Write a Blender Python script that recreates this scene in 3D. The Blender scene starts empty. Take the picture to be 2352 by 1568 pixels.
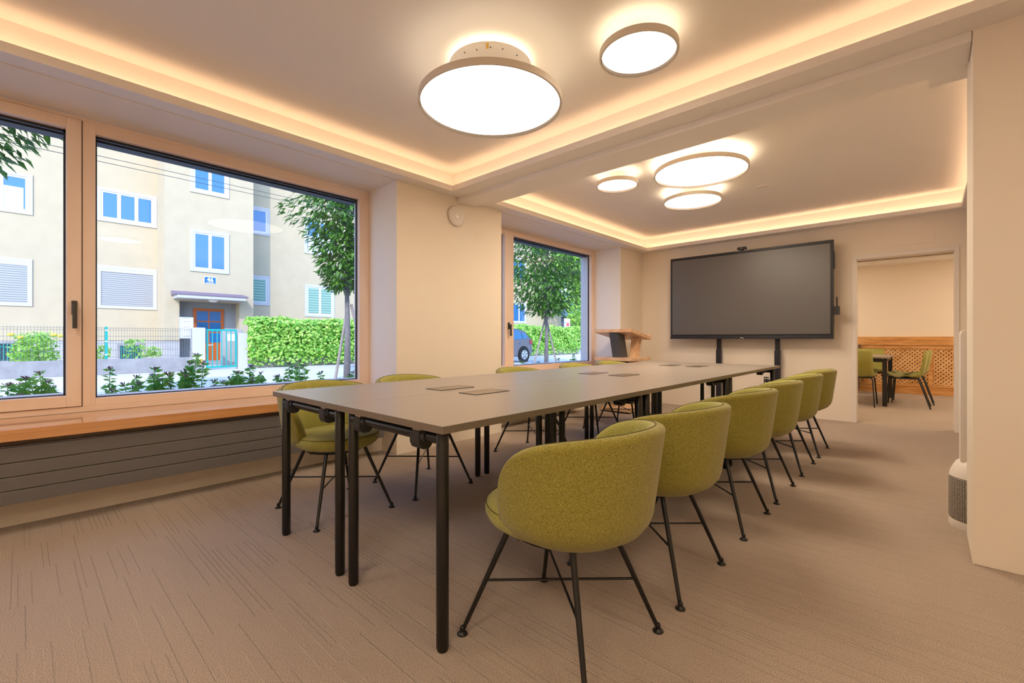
import bpy, bmesh, math, random
from mathutils import Vector, Matrix
PI = math.pi
S = bpy.context.scene
C = S.collection

# ------------------------------------------------------------------ camera, sky, sun, exposure
cd = bpy.data.cameras.new('camera'); cam = bpy.data.objects.new('camera', cd); C.objects.link(cam)
cam.location = (0, 0, 1.0124); cam.rotation_euler = (PI/2, 0, math.radians(42.643))
cd.sensor_width = 36; cd.lens = 1037.2/2352*36; cd.shift_y = -(784-777.6)/2352
cd.clip_start = .02; cd.clip_end = 400
S.camera = cam
S.view_settings.view_transform = 'Standard'; S.view_settings.look = 'None'
S.view_settings.gamma = 1; S.view_settings.exposure = 0.0
S.view_settings.use_curve_mapping = False

w = bpy.data.worlds.new('world'); S.world = w; w.use_nodes = True
wn = w.node_tree; bg = wn.nodes['Background']
sky = wn.nodes.new('ShaderNodeTexSky'); sky.sky_type = 'NISHITA'; sky.sun_disc = False
sky.sun_elevation = math.radians(36); sky.sun_rotation = math.radians(130); sky.air_density = 1.3
tint = wn.nodes.new('ShaderNodeVectorMath'); tint.operation = 'MULTIPLY'; tint.inputs[1].default_value = (.70, .90, 1.30)
wn.links.new(sky.outputs[0], tint.inputs[0]); wn.links.new(tint.outputs[0], bg.inputs[0]); bg.inputs[1].default_value = 0.56

sd = bpy.data.lights.new('sun', 'SUN'); sd.energy = 2.9; sd.angle = math.radians(.6); sd.color = (1, .95, .86)
sun = bpy.data.objects.new('sun', sd); C.objects.link(sun)
sun.rotation_euler = Vector((-1.4, 1.14, -1.27)).to_track_quat('-Z', 'Y').to_euler()
sun.location = (20, -15, 20)

WARM = (1.0, .66, .38)     # cove LED strips
LAMPC = (1.0, .83, .61)    # disc lamps
COVE_P = 9.0
DISC_P = 9.4
UP_P = 4.5

# ------------------------------------------------------------------ materials
def lin(h):
    if isinstance(h, str):
        v = [int(h[i:i+2], 16)/255 for i in (0, 2, 4)]
        return tuple(((c+.055)/1.055)**2.4 if c > .04045 else c/12.92 for c in v)
    return h
def newmat(name):
    m = bpy.data.materials.new(name); m.use_nodes = True
    return m, m.node_tree, m.node_tree.nodes['Principled BSDF']
def N(nt, t, **kw):
    n = nt.nodes.new(t)
    for k, v in kw.items():
        if k.startswith('i_'):
            n.inputs[int(k[2:])].default_value = v
        else: setattr(n, k, v)
    return n
def mat(name, col, rough=.5, metal=0, noise=0, nscale=20, bump=0, bscale=80, spec=.5, stretch=None, emit=None, estr=0, sheen=0):
    m, nt, p = newmat(name); col = lin(col)
    p.inputs['Base Color'].default_value = (*col, 1); p.inputs['Roughness'].default_value = rough
    p.inputs['Metallic'].default_value = metal; p.inputs['Specular IOR Level'].default_value = spec
    if sheen: p.inputs['Sheen Weight'].default_value = sheen
    tc = N(nt, 'ShaderNodeTexCoord'); src = tc.outputs['Object']
    if stretch:
        mp = N(nt, 'ShaderNodeMapping'); mp.inputs['Scale'].default_value = stretch
        nt.links.new(src, mp.inputs[0]); src = mp.outputs[0]
    if noise:
        n = N(nt, 'ShaderNodeTexNoise'); n.inputs['Scale'].default_value = nscale; n.inputs['Detail'].default_value = 6
        nt.links.new(src, n.inputs['Vector'])
        r = N(nt, 'ShaderNodeMapRange'); r.inputs[1].default_value = .3; r.inputs[2].default_value = .7
        r.inputs[3].default_value = 1-noise; r.inputs[4].default_value = 1+noise
        nt.links.new(n.outputs[0], r.inputs[0])
        x = N(nt, 'ShaderNodeVectorMath', operation='SCALE'); x.inputs[0].default_value = col
        nt.links.new(r.outputs[0], x.inputs['Scale']); nt.links.new(x.outputs[0], p.inputs['Base Color'])
    if bump:
        n = N(nt, 'ShaderNodeTexNoise'); n.inputs['Scale'].default_value = bscale; n.inputs['Detail'].default_value = 4
        nt.links.new(src, n.inputs['Vector'])
        b = N(nt, 'ShaderNodeBump'); b.inputs['Strength'].default_value = bump; b.inputs['Distance'].default_value = .01
        nt.links.new(n.outputs[0], b.inputs['Height']); nt.links.new(b.outputs[0], p.inputs['Normal'])
    if emit:
        p.inputs['Emission Color'].default_value = (*lin(emit), 1); p.inputs['Emission Strength'].default_value = estr
    return m
def emis(name, col, s):
    m = bpy.data.materials.new(name); m.use_nodes = True; nt = m.node_tree; nt.nodes.clear()
    e = N(nt, 'ShaderNodeEmission'); e.inputs[0].default_value = (*col, 1); e.inputs[1].default_value = s
    o = N(nt, 'ShaderNodeOutputMaterial'); nt.links.new(e.outputs[0], o.inputs[0]); return m
def wood(name, c1, c2, scale=6, stretch=(1, 1, 12), rough=.45):
    m, nt, p = newmat(name); tc = N(nt, 'ShaderNodeTexCoord'); mp = N(nt, 'ShaderNodeMapping')
    mp.inputs['Scale'].default_value = stretch; nt.links.new(tc.outputs['Object'], mp.inputs[0])
    n = N(nt, 'ShaderNodeTexNoise'); n.inputs['Scale'].default_value = scale; n.inputs['Detail'].default_value = 8
    n.inputs['Distortion'].default_value = 1.2
    nt.links.new(mp.outputs[0], n.inputs['Vector'])
    r = N(nt, 'ShaderNodeValToRGB'); r.color_ramp.elements[0].position = .32; r.color_ramp.elements[1].position = .68
    r.color_ramp.elements[0].color = (*lin(c1), 1); r.color_ramp.elements[1].color = (*lin(c2), 1)
    nt.links.new(n.outputs[0], r.inputs[0]); nt.links.new(r.outputs[0], p.inputs['Base Color'])
    p.inputs['Roughness'].default_value = rough
    return m
def fabric(name, c1, c2):
    m, nt, p = newmat(name); tc = N(nt, 'ShaderNodeTexCoord')
    fac = None
    for st in ((190, 190, 1000), (900, 900, 210)):
        mp = N(nt, 'ShaderNodeMapping'); mp.inputs['Scale'].default_value = [s/330 for s in st]
        nt.links.new(tc.outputs['Object'], mp.inputs[0])
        n = N(nt, 'ShaderNodeTexNoise'); n.inputs['Scale'].default_value = 330; n.inputs['Detail'].default_value = 3
        nt.links.new(mp.outputs[0], n.inputs['Vector'])
        if fac is None: fac = n.outputs[0]
        else:
            a = N(nt, 'ShaderNodeMath', operation='ADD'); nt.links.new(fac, a.inputs[0]); nt.links.new(n.outputs[0], a.inputs[1])
            h = N(nt, 'ShaderNodeMath', operation='MULTIPLY'); h.inputs[1].default_value = .5; nt.links.new(a.outputs[0], h.inputs[0]); fac = h.outputs[0]
    r = N(nt, 'ShaderNodeValToRGB'); r.color_ramp.elements[0].position = .38; r.color_ramp.elements[1].position = .64
    r.color_ramp.elements[0].color = (*lin(c1), 1); r.color_ramp.elements[1].color = (*lin(c2), 1)
    nt.links.new(fac, r.inputs[0]); nt.links.new(r.outputs[0], p.inputs['Base Color'])
    b = N(nt, 'ShaderNodeBump'); b.inputs['Strength'].default_value = .35; b.inputs['Distance'].default_value = .002
    nt.links.new(fac, b.inputs['Height']); nt.links.new(b.outputs[0], p.inputs['Normal'])
    p.inputs['Roughness'].default_value = .9; p.inputs['Sheen Weight'].default_value = .25
    p.inputs['Specular IOR Level'].default_value = .2
    return m
def carpet():
    m, nt, p = newmat('carpet'); L = nt.links
    def M(op, a, b=None, c=None):
        n = N(nt, 'ShaderNodeMath', operation=op)
        for i, v in enumerate((a, b, c)):
            if v is None: continue
            if isinstance(v, (int, float)): n.inputs[i].default_value = v
            else: L.new(v, n.inputs[i])
        return n.outputs[0]
    tc = N(nt, 'ShaderNodeTexCoord'); sp = N(nt, 'ShaderNodeSeparateXYZ'); L.new(tc.outputs['Object'], sp.inputs[0])
    wob = N(nt, 'ShaderNodeTexNoise'); wob.inputs['Scale'].default_value = 60; L.new(tc.outputs['Object'], wob.inputs['Vector'])
    X = sp.outputs[0]; Y = M('ADD', sp.outputs[1], M('MULTIPLY', M('SUBTRACT', wob.outputs[0], .5), .006))
    line = None
    for off, wdt, lx, th in ((0, .019, .36, .68), (7.3, .023, .27, .72)):
        xc = M('FLOOR', M('DIVIDE', M('ADD', X, off), lx)); yy = M('DIVIDE', M('ADD', Y, off), wdt)
        yc = M('FLOOR', yy); fy = M('ABSOLUTE', M('SUBTRACT', M('FRACT', yy), .5))
        cv = N(nt, 'ShaderNodeCombineXYZ'); L.new(xc, cv.inputs[0]); L.new(yc, cv.inputs[1]); cv.inputs[2].default_value = off
        wn_ = N(nt, 'ShaderNodeTexWhiteNoise', noise_dimensions='3D'); L.new(cv.outputs[0], wn_.inputs['Vector'])
        on = M('GREATER_THAN', wn_.outputs['Value'], th)
        prof = M('SUBTRACT', 1, M('SMOOTH_MIN', M('MULTIPLY', fy, 8.5*wdt/.019), 1, .1))
        v = M('MULTIPLY', on, prof); line = v if line is None else line; pale = v
    n1 = N(nt, 'ShaderNodeTexNoise'); n1.inputs['Scale'].default_value = 360; n1.inputs['Detail'].default_value = 3; n1.inputs['Roughness'].default_value = .7
    L.new(tc.outputs['Object'], n1.inputs['Vector'])
    r = N(nt, 'ShaderNodeValToRGB'); e = r.color_ramp.elements
    e[0].position = .36; e[1].position = .64; e[0].color = (*lin('7c6a5e'), 1); e[1].color = (*lin('dec8b4'), 1)
    L.new(n1.outputs[0], r.inputs[0])
    sc = N(nt, 'ShaderNodeVectorMath', operation='SCALE'); L.new(r.outputs[0], sc.inputs[0])
    L.new(M('ADD', M('SUBTRACT', 1, M('MULTIPLY', line, .17)), M('MULTIPLY', pale, .32)), sc.inputs['Scale'])
    L.new(sc.outputs[0], p.inputs['Base Color'])
    h = M('ADD', M('SUBTRACT', M('MULTIPLY', n1.outputs[0], .8), M('MULTIPLY', line, .6)), M('MULTIPLY', pale, .5))
    b = N(nt, 'ShaderNodeBump'); b.inputs['Strength'].default_value = .8; b.inputs['Distance'].default_value = .005
    L.new(h, b.inputs['Height']); L.new(b.outputs[0], p.inputs['Normal'])
    p.inputs['Roughness'].default_value = .95; p.inputs['Specular IOR Level'].default_value = .15; p.inputs['Sheen Weight'].default_value = .2
    return m
def glass(name, tint=(1, 1, 1), refl=1.0):
    m = bpy.data.materials.new(name); m.use_nodes = True; nt = m.node_tree; nt.nodes.clear(); L = nt.links
    t = N(nt, 'ShaderNodeBsdfTransparent'); t.inputs[0].default_value = (*tint, 1)
    g = N(nt, 'ShaderNodeBsdfGlossy'); g.inputs['Roughness'].default_value = .01
    f = N(nt, 'ShaderNodeFresnel'); gm = N(nt, 'ShaderNodeNewGeometry')
    mr = N(nt, 'ShaderNodeMapRange'); mr.inputs[3].default_value = 1.5; mr.inputs[4].default_value = 1/1.5   # same reflectance on both faces of the pane
    L.new(gm.outputs['Backfacing'], mr.inputs[0]); L.new(mr.outputs[0], f.inputs[0])
    mu = N(nt, 'ShaderNodeMath', operation='MULTIPLY', use_clamp=True); mu.inputs[1].default_value = refl; L.new(f.outputs[0], mu.inputs[0])
    x = N(nt, 'ShaderNodeMixShader'); L.new(mu.outputs[0], x.inputs[0]); L.new(t.outputs[0], x.inputs[1]); L.new(g.outputs[0], x.inputs[2])
    o = N(nt, 'ShaderNodeOutputMaterial'); L.new(x.outputs[0], o.inputs[0]); return m
def leafmat(name, c1, c2, trans=.35):
    m = bpy.data.materials.new(name); m.use_nodes = True; nt = m.node_tree; nt.nodes.clear(); L = nt.links
    tc = N(nt, 'ShaderNodeTexCoord'); n = N(nt, 'ShaderNodeTexNoise'); n.inputs['Scale'].default_value = 7; L.new(tc.outputs['Object'], n.inputs['Vector'])
    r = N(nt, 'ShaderNodeValToRGB'); e = r.color_ramp.elements; e[0].position = .35; e[1].position = .65
    e[0].color = (*lin(c1), 1); e[1].color = (*lin(c2), 1); L.new(n.outputs[0], r.inputs[0])
    p = N(nt, 'ShaderNodeBsdfPrincipled'); p.inputs['Roughness'].default_value = .45; L.new(r.outputs[0], p.inputs['Base Color'])
    t = N(nt, 'ShaderNodeBsdfTranslucent'); L.new(r.outputs[0], t.inputs[0])
    x = N(nt, 'ShaderNodeMixShader'); x.inputs[0].default_value = trans; L.new(p.outputs[0], x.inputs[1]); L.new(t.outputs[0], x.inputs[2])
    o = N(nt, 'ShaderNodeOutputMaterial'); L.new(x.outputs[0], o.inputs[0]); return m
def blinds(name, c, per, rough=.5):
    m, nt, p = newmat(name); L = nt.links
    tc = N(nt, 'ShaderNodeTexCoord'); sp = N(nt, 'ShaderNodeSeparateXYZ'); L.new(tc.outputs['Object'], sp.inputs[0])
    a = N(nt, 'ShaderNodeMath', operation='DIVIDE'); a.inputs[1].default_value = per; L.new(sp.outputs[2], a.inputs[0])
    f = N(nt, 'ShaderNodeMath', operation='FRACT'); L.new(a.outputs[0], f.inputs[0])
    g = N(nt, 'ShaderNodeMath', operation='GREATER_THAN'); g.inputs[1].default_value = .22; L.new(f.outputs[0], g.inputs[0])
    mx = N(nt, 'ShaderNodeMix', data_type='RGBA'); L.new(g.outputs[0], mx.inputs[0])
    mx.inputs[6].default_value = (*[v*.35 for v in lin(c)], 1); mx.inputs[7].default_value = (*lin(c), 1)
    L.new(mx.outputs[2], p.inputs['Base Color']); p.inputs['Roughness'].default_value = rough
    return m

MT = dict(
 wall=mat('wall_paint', 'f3e6d6', .75, bump=.06, bscale=140),
 ceil=mat('ceiling_paint', 'f3ece6', .8, bump=.04, bscale=120),
 carpet=carpet(),
 larch=wood('larch_frame', 'f2d4bd', 'f8e2d2', 5, (1, .15, 1), .42),
 larchv=wood('larch_upright', 'f2d4bd', 'f8e2d2', 5, (1, 1, .15), .42),
 silltop=wood('oak_sill', 'c98a52', 'd99c62', 4, (4, .5, 9), .22),
 beech=wood('beech_block', 'd8a67c', 'f0cda6', 9, (1, 1, 1), .4),
 lattice=wood('lattice_oak', 'd39a5c', 'efc48d', 6, (1, 1, 1), .55), oak=wood('rustic_oak', 'c08042', 'e6b070', 4, (.5, 1, 3), .5),
 gasket=mat('gasket', '24262b', .5), alu=mat('exterior_aluminium', 'c6c8d0', .4),
 dark=mat('anthracite_handle', '4a4744', .4, .4),
 rad=mat('radiator_enamel', '6b6766', .35), radhighlight=mat('radiator_highlight_core', '99918a', .5), radgap=mat('radiator_gap', '0f0f10', .6),
 tabtop=mat('table_laminate', '988d84', .30, noise=.02, nscale=300), tabedge=mat('table_edge', '75695c', .5),
 black=mat('black_metal', '131211', .32, spec=.5), blackm=mat('black_plastic', '262729', .5),
 washer=mat('pale_washer', 'c9b6a5', .5),
 flap=mat('cable_flap', '80705f', .28, .6),
 olive=fabric('olive_fabric', '625a1c', 'b3a850'), oliven=fabric('olive_fabric_daylit', '7d7a30', 'c2bb66'),  # inner copy of the same cloth has daylight put into its colour
 piping=mat('dark_piping', '4a4210', .8),
 white=mat('white_plastic', 'efe6de', .4), ring_shade=mat('painted_ring_shade', '3c3028', .8), lampring=mat('lamp_ring', 'e3d8cb', .4),
 screen=mat('screen', '575352', .38, spec=.9), bezel=mat('bezel', '3a3a40', .35, .6), bezin=mat('bezel_inner', '0c0c0c', .4),
 greybox=mat('anthracite_box', '4d5056', .5),
 disc=emis('lamp_disc', LAMPC, DISC_P), up=emis('lamp_uplight', (1, .82, .55), UP_P), up_low=emis('lamp_uplight_low', (1, .82, .55), UP_P*.3), strip=emis('led_strip', WARM, COVE_P), strip2=emis('led_strip_far', WARM, COVE_P*1.2), disc2=emis('lamp_disc_far', LAMPC, DISC_P*2.7), disc_fill=emis('lamp_disc_fill', LAMPC, DISC_P*1.9),
 glass=glass('window_glass', refl=.27),
 facade=mat('facade_render', 'b6a68a', .9, noise=.04, nscale=2.5, bump=.15, bscale=40),
 facwhite=mat('facade_surround', 'b9b6b6', .8), pvc=mat('white_frame', 'c9c8c8', .4),
 plinth=mat('plinth_concrete', 'aaa5a2', .9, noise=.06, nscale=4), conc=mat('concrete', '8f8d8d', .9, noise=.14, nscale=5, bump=.3, bscale=30),
 portal=mat('washed_concrete', '8f8f90', .95, noise=.25, nscale=40), pane=mat('window_pane', '2c659c', .12, spec=1),
 blindw=blinds('shutter_slats', 'a09f9e', .075), blindg=blinds('venetian_slats', '86ab9a', .12),
 canopy=mat('canopy_tile', '7b6a78', .7), redwood=mat('varnished_door', 'b5591f', .45),
 teal=mat('teal_paint', '169a92', .4), wire=mat('fence_wire', '5a625c', .5),
 ground=mat('street_paving', 'd6d2cd', .95, noise=.06, nscale=3), kerb=mat('kerb', 'bdbab5', .9), grass=mat('grass', '7d9a45', .95, noise=.3, nscale=12),
 soil=mat('planting_soil', '5b4a3a', .95, noise=.2, nscale=30),
 bark=mat('bark', '7a7270', .9, noise=.2, nscale=14, bump=.5, bscale=30), stake=mat('stake_wood', '9a8c86', .85, noise=.12, nscale=10),
 leaf=leafmat('tree_leaf', '2f5a22', '6d9a38'), leafb=leafmat('bright_leaf', '66ad36', 'cdee7c'), leafs=leafmat('shrub_leaf', '5aa545', 'a8d468', .45),
 flower=mat('flower_head', '7c6a72', .9), yflower=mat('yellow_rose', 'f0dc50', .8), lflower=mat('lilac_flower', '9a90c8', .9),
 blue=mat('enamel_blue', '1560b8', .3), signw=mat('sign_white', 'f6f6f6', .5), red=mat('poster_red', 'e25a62', .6),
 car=mat('car_paint', '77747f', .3, .3), tyre=mat('tyre', '2a2a2a', .8), rim=mat('wheel_rim', 'c9cbd0', .35, .5), tail=mat('tail_light', 'c8384a', .3),
 carglass=mat('car_glass', '2f7fae', .08, spec=1), yellow=mat('yellow_box', 'e9b53c', .5), roof=mat('slate_roof', '56707e', .6),
 purg=None, curtain=mat('net_curtain', 'e8eef2', .9), steel=mat('letterbox_steel', 'c9ced2', .4, .5), skin=mat('poster_skin', 'f2c9b5', .6),
 dark_recess=mat('dark_recess', '4a2e18', .9), grille=mat('cellar_dark', '2d3f46', .7), cable=mat('cable', '1a0d0a', .5), mesh_cover=None,
)
_p = MT['silltop'].node_tree.nodes['Principled BSDF']; _p.inputs['Coat Weight'].default_value = .9; _p.inputs['Coat Roughness'].default_value = .07; _p.inputs['Coat IOR'].default_value = 1.8
m, nt, p = newmat('perforated_shell')
tc = N(nt, 'ShaderNodeTexCoord'); sp = N(nt, 'ShaderNodeSeparateXYZ'); nt.links.new(tc.outputs['Object'], sp.inputs[0])
at = N(nt, 'ShaderNodeMath', operation='ARCTAN2'); nt.links.new(sp.outputs[1], at.inputs[0]); nt.links.new(sp.outputs[0], at.inputs[1])
a1 = N(nt, 'ShaderNodeMath', operation='MULTIPLY'); a1.inputs[1].default_value = 12.0; nt.links.new(at.outputs[0], a1.inputs[0])
z1 = N(nt, 'ShaderNodeMath', operation='MULTIPLY'); z1.inputs[1].default_value = 100; nt.links.new(sp.outputs[2], z1.inputs[0])
cv = N(nt, 'ShaderNodeCombineXYZ'); nt.links.new(a1.outputs[0], cv.inputs[0]); nt.links.new(z1.outputs[0], cv.inputs[1])
vo = N(nt, 'ShaderNodeTexVoronoi'); vo.inputs['Scale'].default_value = 1; vo.inputs['Randomness'].default_value = .15; nt.links.new(cv.outputs[0], vo.inputs['Vector'])
rp = N(nt, 'ShaderNodeValToRGB'); rp.color_ramp.elements[0].position = .28; rp.color_ramp.elements[1].position = .42
rp.color_ramp.elements[0].color = (*lin('3a3430'), 1); rp.color_ramp.elements[1].color = (*lin('a59a90'), 1)
nt.links.new(vo.outputs['Distance'], rp.inputs[0]); nt.links.new(rp.outputs[0], p.inputs['Base Color']); p.inputs['Roughness'].default_value = .5
MT['purg'] = m

# ------------------------------------------------------------------ mesh helpers
class MB:
    def __init__(s): s.v = []; s.f = []; s.m = []; s.mi = 0
    def add(s, vs, fs):
        o = len(s.v); s.v += [tuple(v) for v in vs]; s.f += [tuple(i+o for i in f) for f in fs]; s.m += [s.mi]*len(fs); return s
    def box(s, x0, x1, y0, y1, z0, z1):
        if x0 > x1: x0, x1 = x1, x0
        if y0 > y1: y0, y1 = y1, y0
        if z0 > z1: z0, z1 = z1, z0
        return s.add([(x0,y0,z0),(x1,y0,z0),(x1,y1,z0),(x0,y1,z0),(x0,y0,z1),(x1,y0,z1),(x1,y1,z1),(x0,y1,z1)],
              [(0,3,2,1),(4,5,6,7),(0,1,5,4),(1,2,6,5),(2,3,7,6),(3,0,4,7)])
    def tube(s, pts, r, n=10, cap=True):
        pts = [Vector(q) for q in pts]; rs = r if isinstance(r, (list, tuple)) else [r]*len(pts)
        rings = []; up = None
        for i, q in enumerate(pts):
            t = (pts[min(i+1, len(pts)-1)]-pts[max(i-1, 0)]).normalized()
            if up is None: up = Vector((0, 0, 1)) if abs(t.z) < .9 else Vector((1, 0, 0))
            a = t.cross(up)
            if a.length < 1e-4: a = t.cross(Vector((0, 1, 0)))
            a.normalize(); b = t.cross(a).normalized(); up = a.cross(t) if False else -b if False else up
            rings.append([q+a*math.cos(2*PI*k/n)*rs[i]+b*math.sin(2*PI*k/n)*rs[i] for k in range(n)])
        vs = [p_ for rg in rings for p_ in rg]; fs = []
        for i in range(len(pts)-1):
            for k in range(n): fs.append((i*n+k, i*n+(k+1) % n, (i+1)*n+(k+1) % n, (i+1)*n+k))
        if cap: fs.append(tuple(reversed(range(n)))); fs.append(tuple((len(pts)-1)*n+k for k in range(n)))
        return s.add(vs, fs)
    def lathe(s, prof, c=(0, 0, 0), n=32, sx=1, sy=1):
        vs = [(c[0]+r*math.cos(2*PI*k/n)*sx, c[1]+r*math.sin(2*PI*k/n)*sy, c[2]+z) for r, z in prof for k in range(n)]
        fs = []
        for i in range(len(prof)-1):
            for k in range(n): fs.append((i*n+k, i*n+(k+1) % n, (i+1)*n+(k+1) % n, (i+1)*n+k))
        if prof[0][0] > 1e-6: fs.append(tuple(reversed(range(n))))
        if prof[-1][0] > 1e-6: fs.append(tuple((len(prof)-1)*n+k for k in range(n)))
        return s.add(vs, fs)
    def ring(s, prof, c=(0, 0, 0), n=48):      # closed profile revolved
        vs = [(c[0]+r*math.cos(2*PI*k/n), c[1]+r*math.sin(2*PI*k/n), c[2]+z) for r, z in prof for k in range(n)]; L = len(prof)
        fs = [(i*n+k, i*n+(k+1) % n, ((i+1) % L)*n+(k+1) % n, ((i+1) % L)*n+k) for i in range(L) for k in range(n)]
        return s.add(vs, fs)
    def prism(s, poly, axis, a, b):            # polygon in the plane normal to axis, from a to b
        def P(q, t): return {'x': (t, q[0], q[1]), 'y': (q[0], t, q[1]), 'z': (q[0], q[1], t)}[axis]
        n = len(poly); vs = [P(q, a) for q in poly]+[P(q, b) for q in poly]
        return s.add(vs, [tuple(range(n)), tuple(range(2*n-1, n-1, -1))]+[(i, (i+1) % n, n+(i+1) % n, n+i) for i in range(n)])
    def quad(s, *v): return s.add(v, [tuple(range(len(v)))])
    def build(s, name, mats, parent=None, smooth=False, bevel=0, kind=None, bseg=2):
        me = bpy.data.meshes.new(name); me.from_pydata(s.v, [], s.f)
        if not isinstance(mats, (list, tuple)): mats = [mats]
        for m_ in mats: me.materials.append(MT[m_] if isinstance(m_, str) else m_)
        bm = bmesh.new(); bm.from_mesh(me); bmesh.ops.remove_doubles(bm, verts=bm.verts, dist=1e-6)
        if len(mats) > 1:
            pass
        bmesh.ops.recalc_face_normals(bm, faces=bm.faces); bm.to_mesh(me); bm.free()
        if len(mats) > 1 and len(me.polygons) == len(s.m):
            for pl, mi in zip(me.polygons, s.m): pl.material_index = mi
        if smooth:
            for pl in me.polygons: pl.use_smooth = True
        o = bpy.data.objects.new(name, me); C.objects.link(o)
        if smooth == 'auto':
            es = o.modifiers.new('split', 'EDGE_SPLIT'); es.split_angle = math.radians(40)
        if bevel:
            b = o.modifiers.new('bevel', 'BEVEL'); b.width = bevel; b.segments = bseg; b.limit_method = 'ANGLE'
        if parent: o.parent = parent
        if kind: o['kind'] = kind
        return o
def tag(o, label, cat, group=None, kind=None):
    o['label'] = label; o['category'] = cat
    if group: o['group'] = group
    if kind: o['kind'] = kind
    return o
def thing(name, loc, label, cat, group=None, rz=0):
    o = bpy.data.objects.new(name, None); C.objects.link(o); o.location = loc; o.rotation_euler = (0, 0, rz)
    o.empty_display_size = .1
    return tag(o, label, cat, group)
def origin(o, p):     # put a top-level mesh's origin at its base
    p = Vector(p); o.data.transform(Matrix.Translation(-p)); o.location = p; return o
def copy_tree(o, parent=None):
    c = o.copy(); C.objects.link(c)
    if parent: c.parent = parent
    for ch in list(o.children): copy_tree(ch, c)
    return c
def st(name, mb, m, **k): return mb.build(name, m, kind='structure', **k)

# ------------------------------------------------------------------ room shell
LC = 2.396; UC = 2.60          # low and raised ceiling heights
WF = -3.41; WB = -3.649; FX = -3.87; OX = -4.06   # pillar face, niche wall, window frame, outer face
YF = 6.827; YB = 11.076
XR = 2.6; YN = -2.2
st('floor', MB().box(OX, XR, YN-.1, YB+.1, -.12, 0), 'carpet')
w_ = MB()
W1a, W1b, W2a, W2b = -1.05, 2.216, 3.533, 6.118
for a, b in ((YN, W1a), (W1b, W2a), (W2b, YF+.13)): w_.box(OX, WF, a, b, 0, UC+.1)
for a, b in ((W1a, W1b), (W2a, W2b)):
    w_.box(OX, WB, a, b, 0, .494)
    w_.box(OX, FX-.09, a, b, .494, .56)
    w_.box(OX, WF, a, b, LC+.03, UC+.1)
    w_.box(FX, WF, a, b, LC-.004, LC+.03)
st('wall_left', w_, 'wall')
# storeys above, seen only as the shade they throw on the street
u_ = MB(); u_.box(-4.1, -3.7, -7, 16, 2.75, 5.8); st('wall_upper', u_, 'facade')
f_ = MB()
f_.box(WF, -.677+.02, YF, YF+.13, 0, UC+.1).box(.249-.02, XR, YF, YF+.13, 0, UC+.1).box(-.677+.02, .249-.02, YF, YF+.13, 2.0, UC+.1)
st('wall_far', f_, 'wall')
d_ = MB()
for x0, x1 in ((-.677, -.635), (.21, .249)): d_.box(x0, x1, YF-.012, YF+.142, 0, 2.012)
d_.box(-.635, .21, YF-.012, YF+.142, 1.967, 2.012)
st('door_1', d_, MT['white'], bevel=.002)
p_ = MB(); p_.box(.148, XR, 2.895, 3.30, 0, UC+.1); st('wall_pier', p_, 'wall', bevel=.004)
st('wall_right', MB().box(.46, .60, 3.30, YF, 0, UC+.1), 'wall')
st('wall_front', MB().box(XR, XR+.1, YN, 2.9, 0, UC+.1), 'wall')
st('wall_near', MB().box(OX, XR+.1, YN-.1, YN, 0, UC+.1), 'wall')
st('wall_back', MB().box(-3.4, 2.0, YB, YB+.1, 0, UC+.1), 'wall')
st('wall_side', MB().box(-3.5, -3.4, YF+.13, YB, 0, UC+.1), 'wall')
st('wall_end', MB().box(2.0, 2.1, YF+.13, YB, 0, UC+.1), 'wall')
st('ceiling', MB().box(OX, XR+.1, YN-.1, YB+.1, UC, UC+.1), 'ceil')
# dropped soffits: a flat underside, an upstand lip at the coffer edge and a cove wall behind it
C1 = (-3.276, 1.7, -1.5, 2.735); C2 = (-3.27, .262, 3.278, 6.684)
def coffer(c, outer, notch=None):
    x0, x1, y0, y1 = c; X0, X1, Y0, Y1 = outer; m = MB(); t = .014
    for a in ((X0, x0, Y0, Y1), (x1, X1, Y0, Y1), (x0, x1, Y0, y0), (x0, x1, y1, Y1)): m.box(*a, LC, LC+t)
    g = .1
    for a in ((x0-.012, x0, y0-.012, y1+.012), (x1, x1+.012, y0-.012, y1+.012), (x0, x1, y0-.012, y0), (x0, x1, y1, y1+.012)): m.box(*a, LC+t, LC+.05)
    for a in ((x0-g-.02, x0-g, y0-g-.02, y1+g+.02), (x1+g, x1+g+.02, y0-g-.02, y1+g+.02), (x0-g, x1+g, y0-g-.02, y0-g), (x0-g, x1+g, y1+g, y1+g+.02)): m.box(*a, LC+t, UC)
    if notch: m.box(*notch, LC, LC+.05)
    return m
st('trim_1', coffer(C1, (WF, XR, YN, 2.895)), 'ceil')
st('trim_2', coffer(C2, (WF, .46, 3.13, YF), (.003, .262, 3.278, 3.402)), 'ceil')
b_ = MB(); b_.box(WF, .148, 2.895, 3.13, 2.352, UC); st('trim_3', b_, 'ceil', bevel=.012, bseg=3)
st('trim_4', MB().box(-3.4, 2.0, 10.82, YB, LC, LC+.07).box(-3.4, 2.0, YF+.13, 7.3, LC, LC+.02), 'ceil')
k_ = 0
for c, nm in ((C1, 'room front'), (C2, 'screen end')):
    x0, x1, y0, y1 = c
    for nn, a in (('window side', (x0-.04, x0-.02, y0, y1)), ('door side', (x1+.02, x1+.04, y0, y1)), ('near side', (x0, x1, y0-.04, y0-.02)), ('far side', (x0, x1, y1+.02, y1+.04))):
        o = MB().box(*a, LC+.015, LC+.024).build('led_strip', 'strip' if c is C1 else 'strip2')
        origin(o, ((a[0]+a[1])/2, (a[2]+a[3])/2, LC+.0145))
        tag(o, 'warm LED strip hidden in the %s of the %s ceiling cove' % (nn, nm), 'light strip', 'cove light strips')

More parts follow.
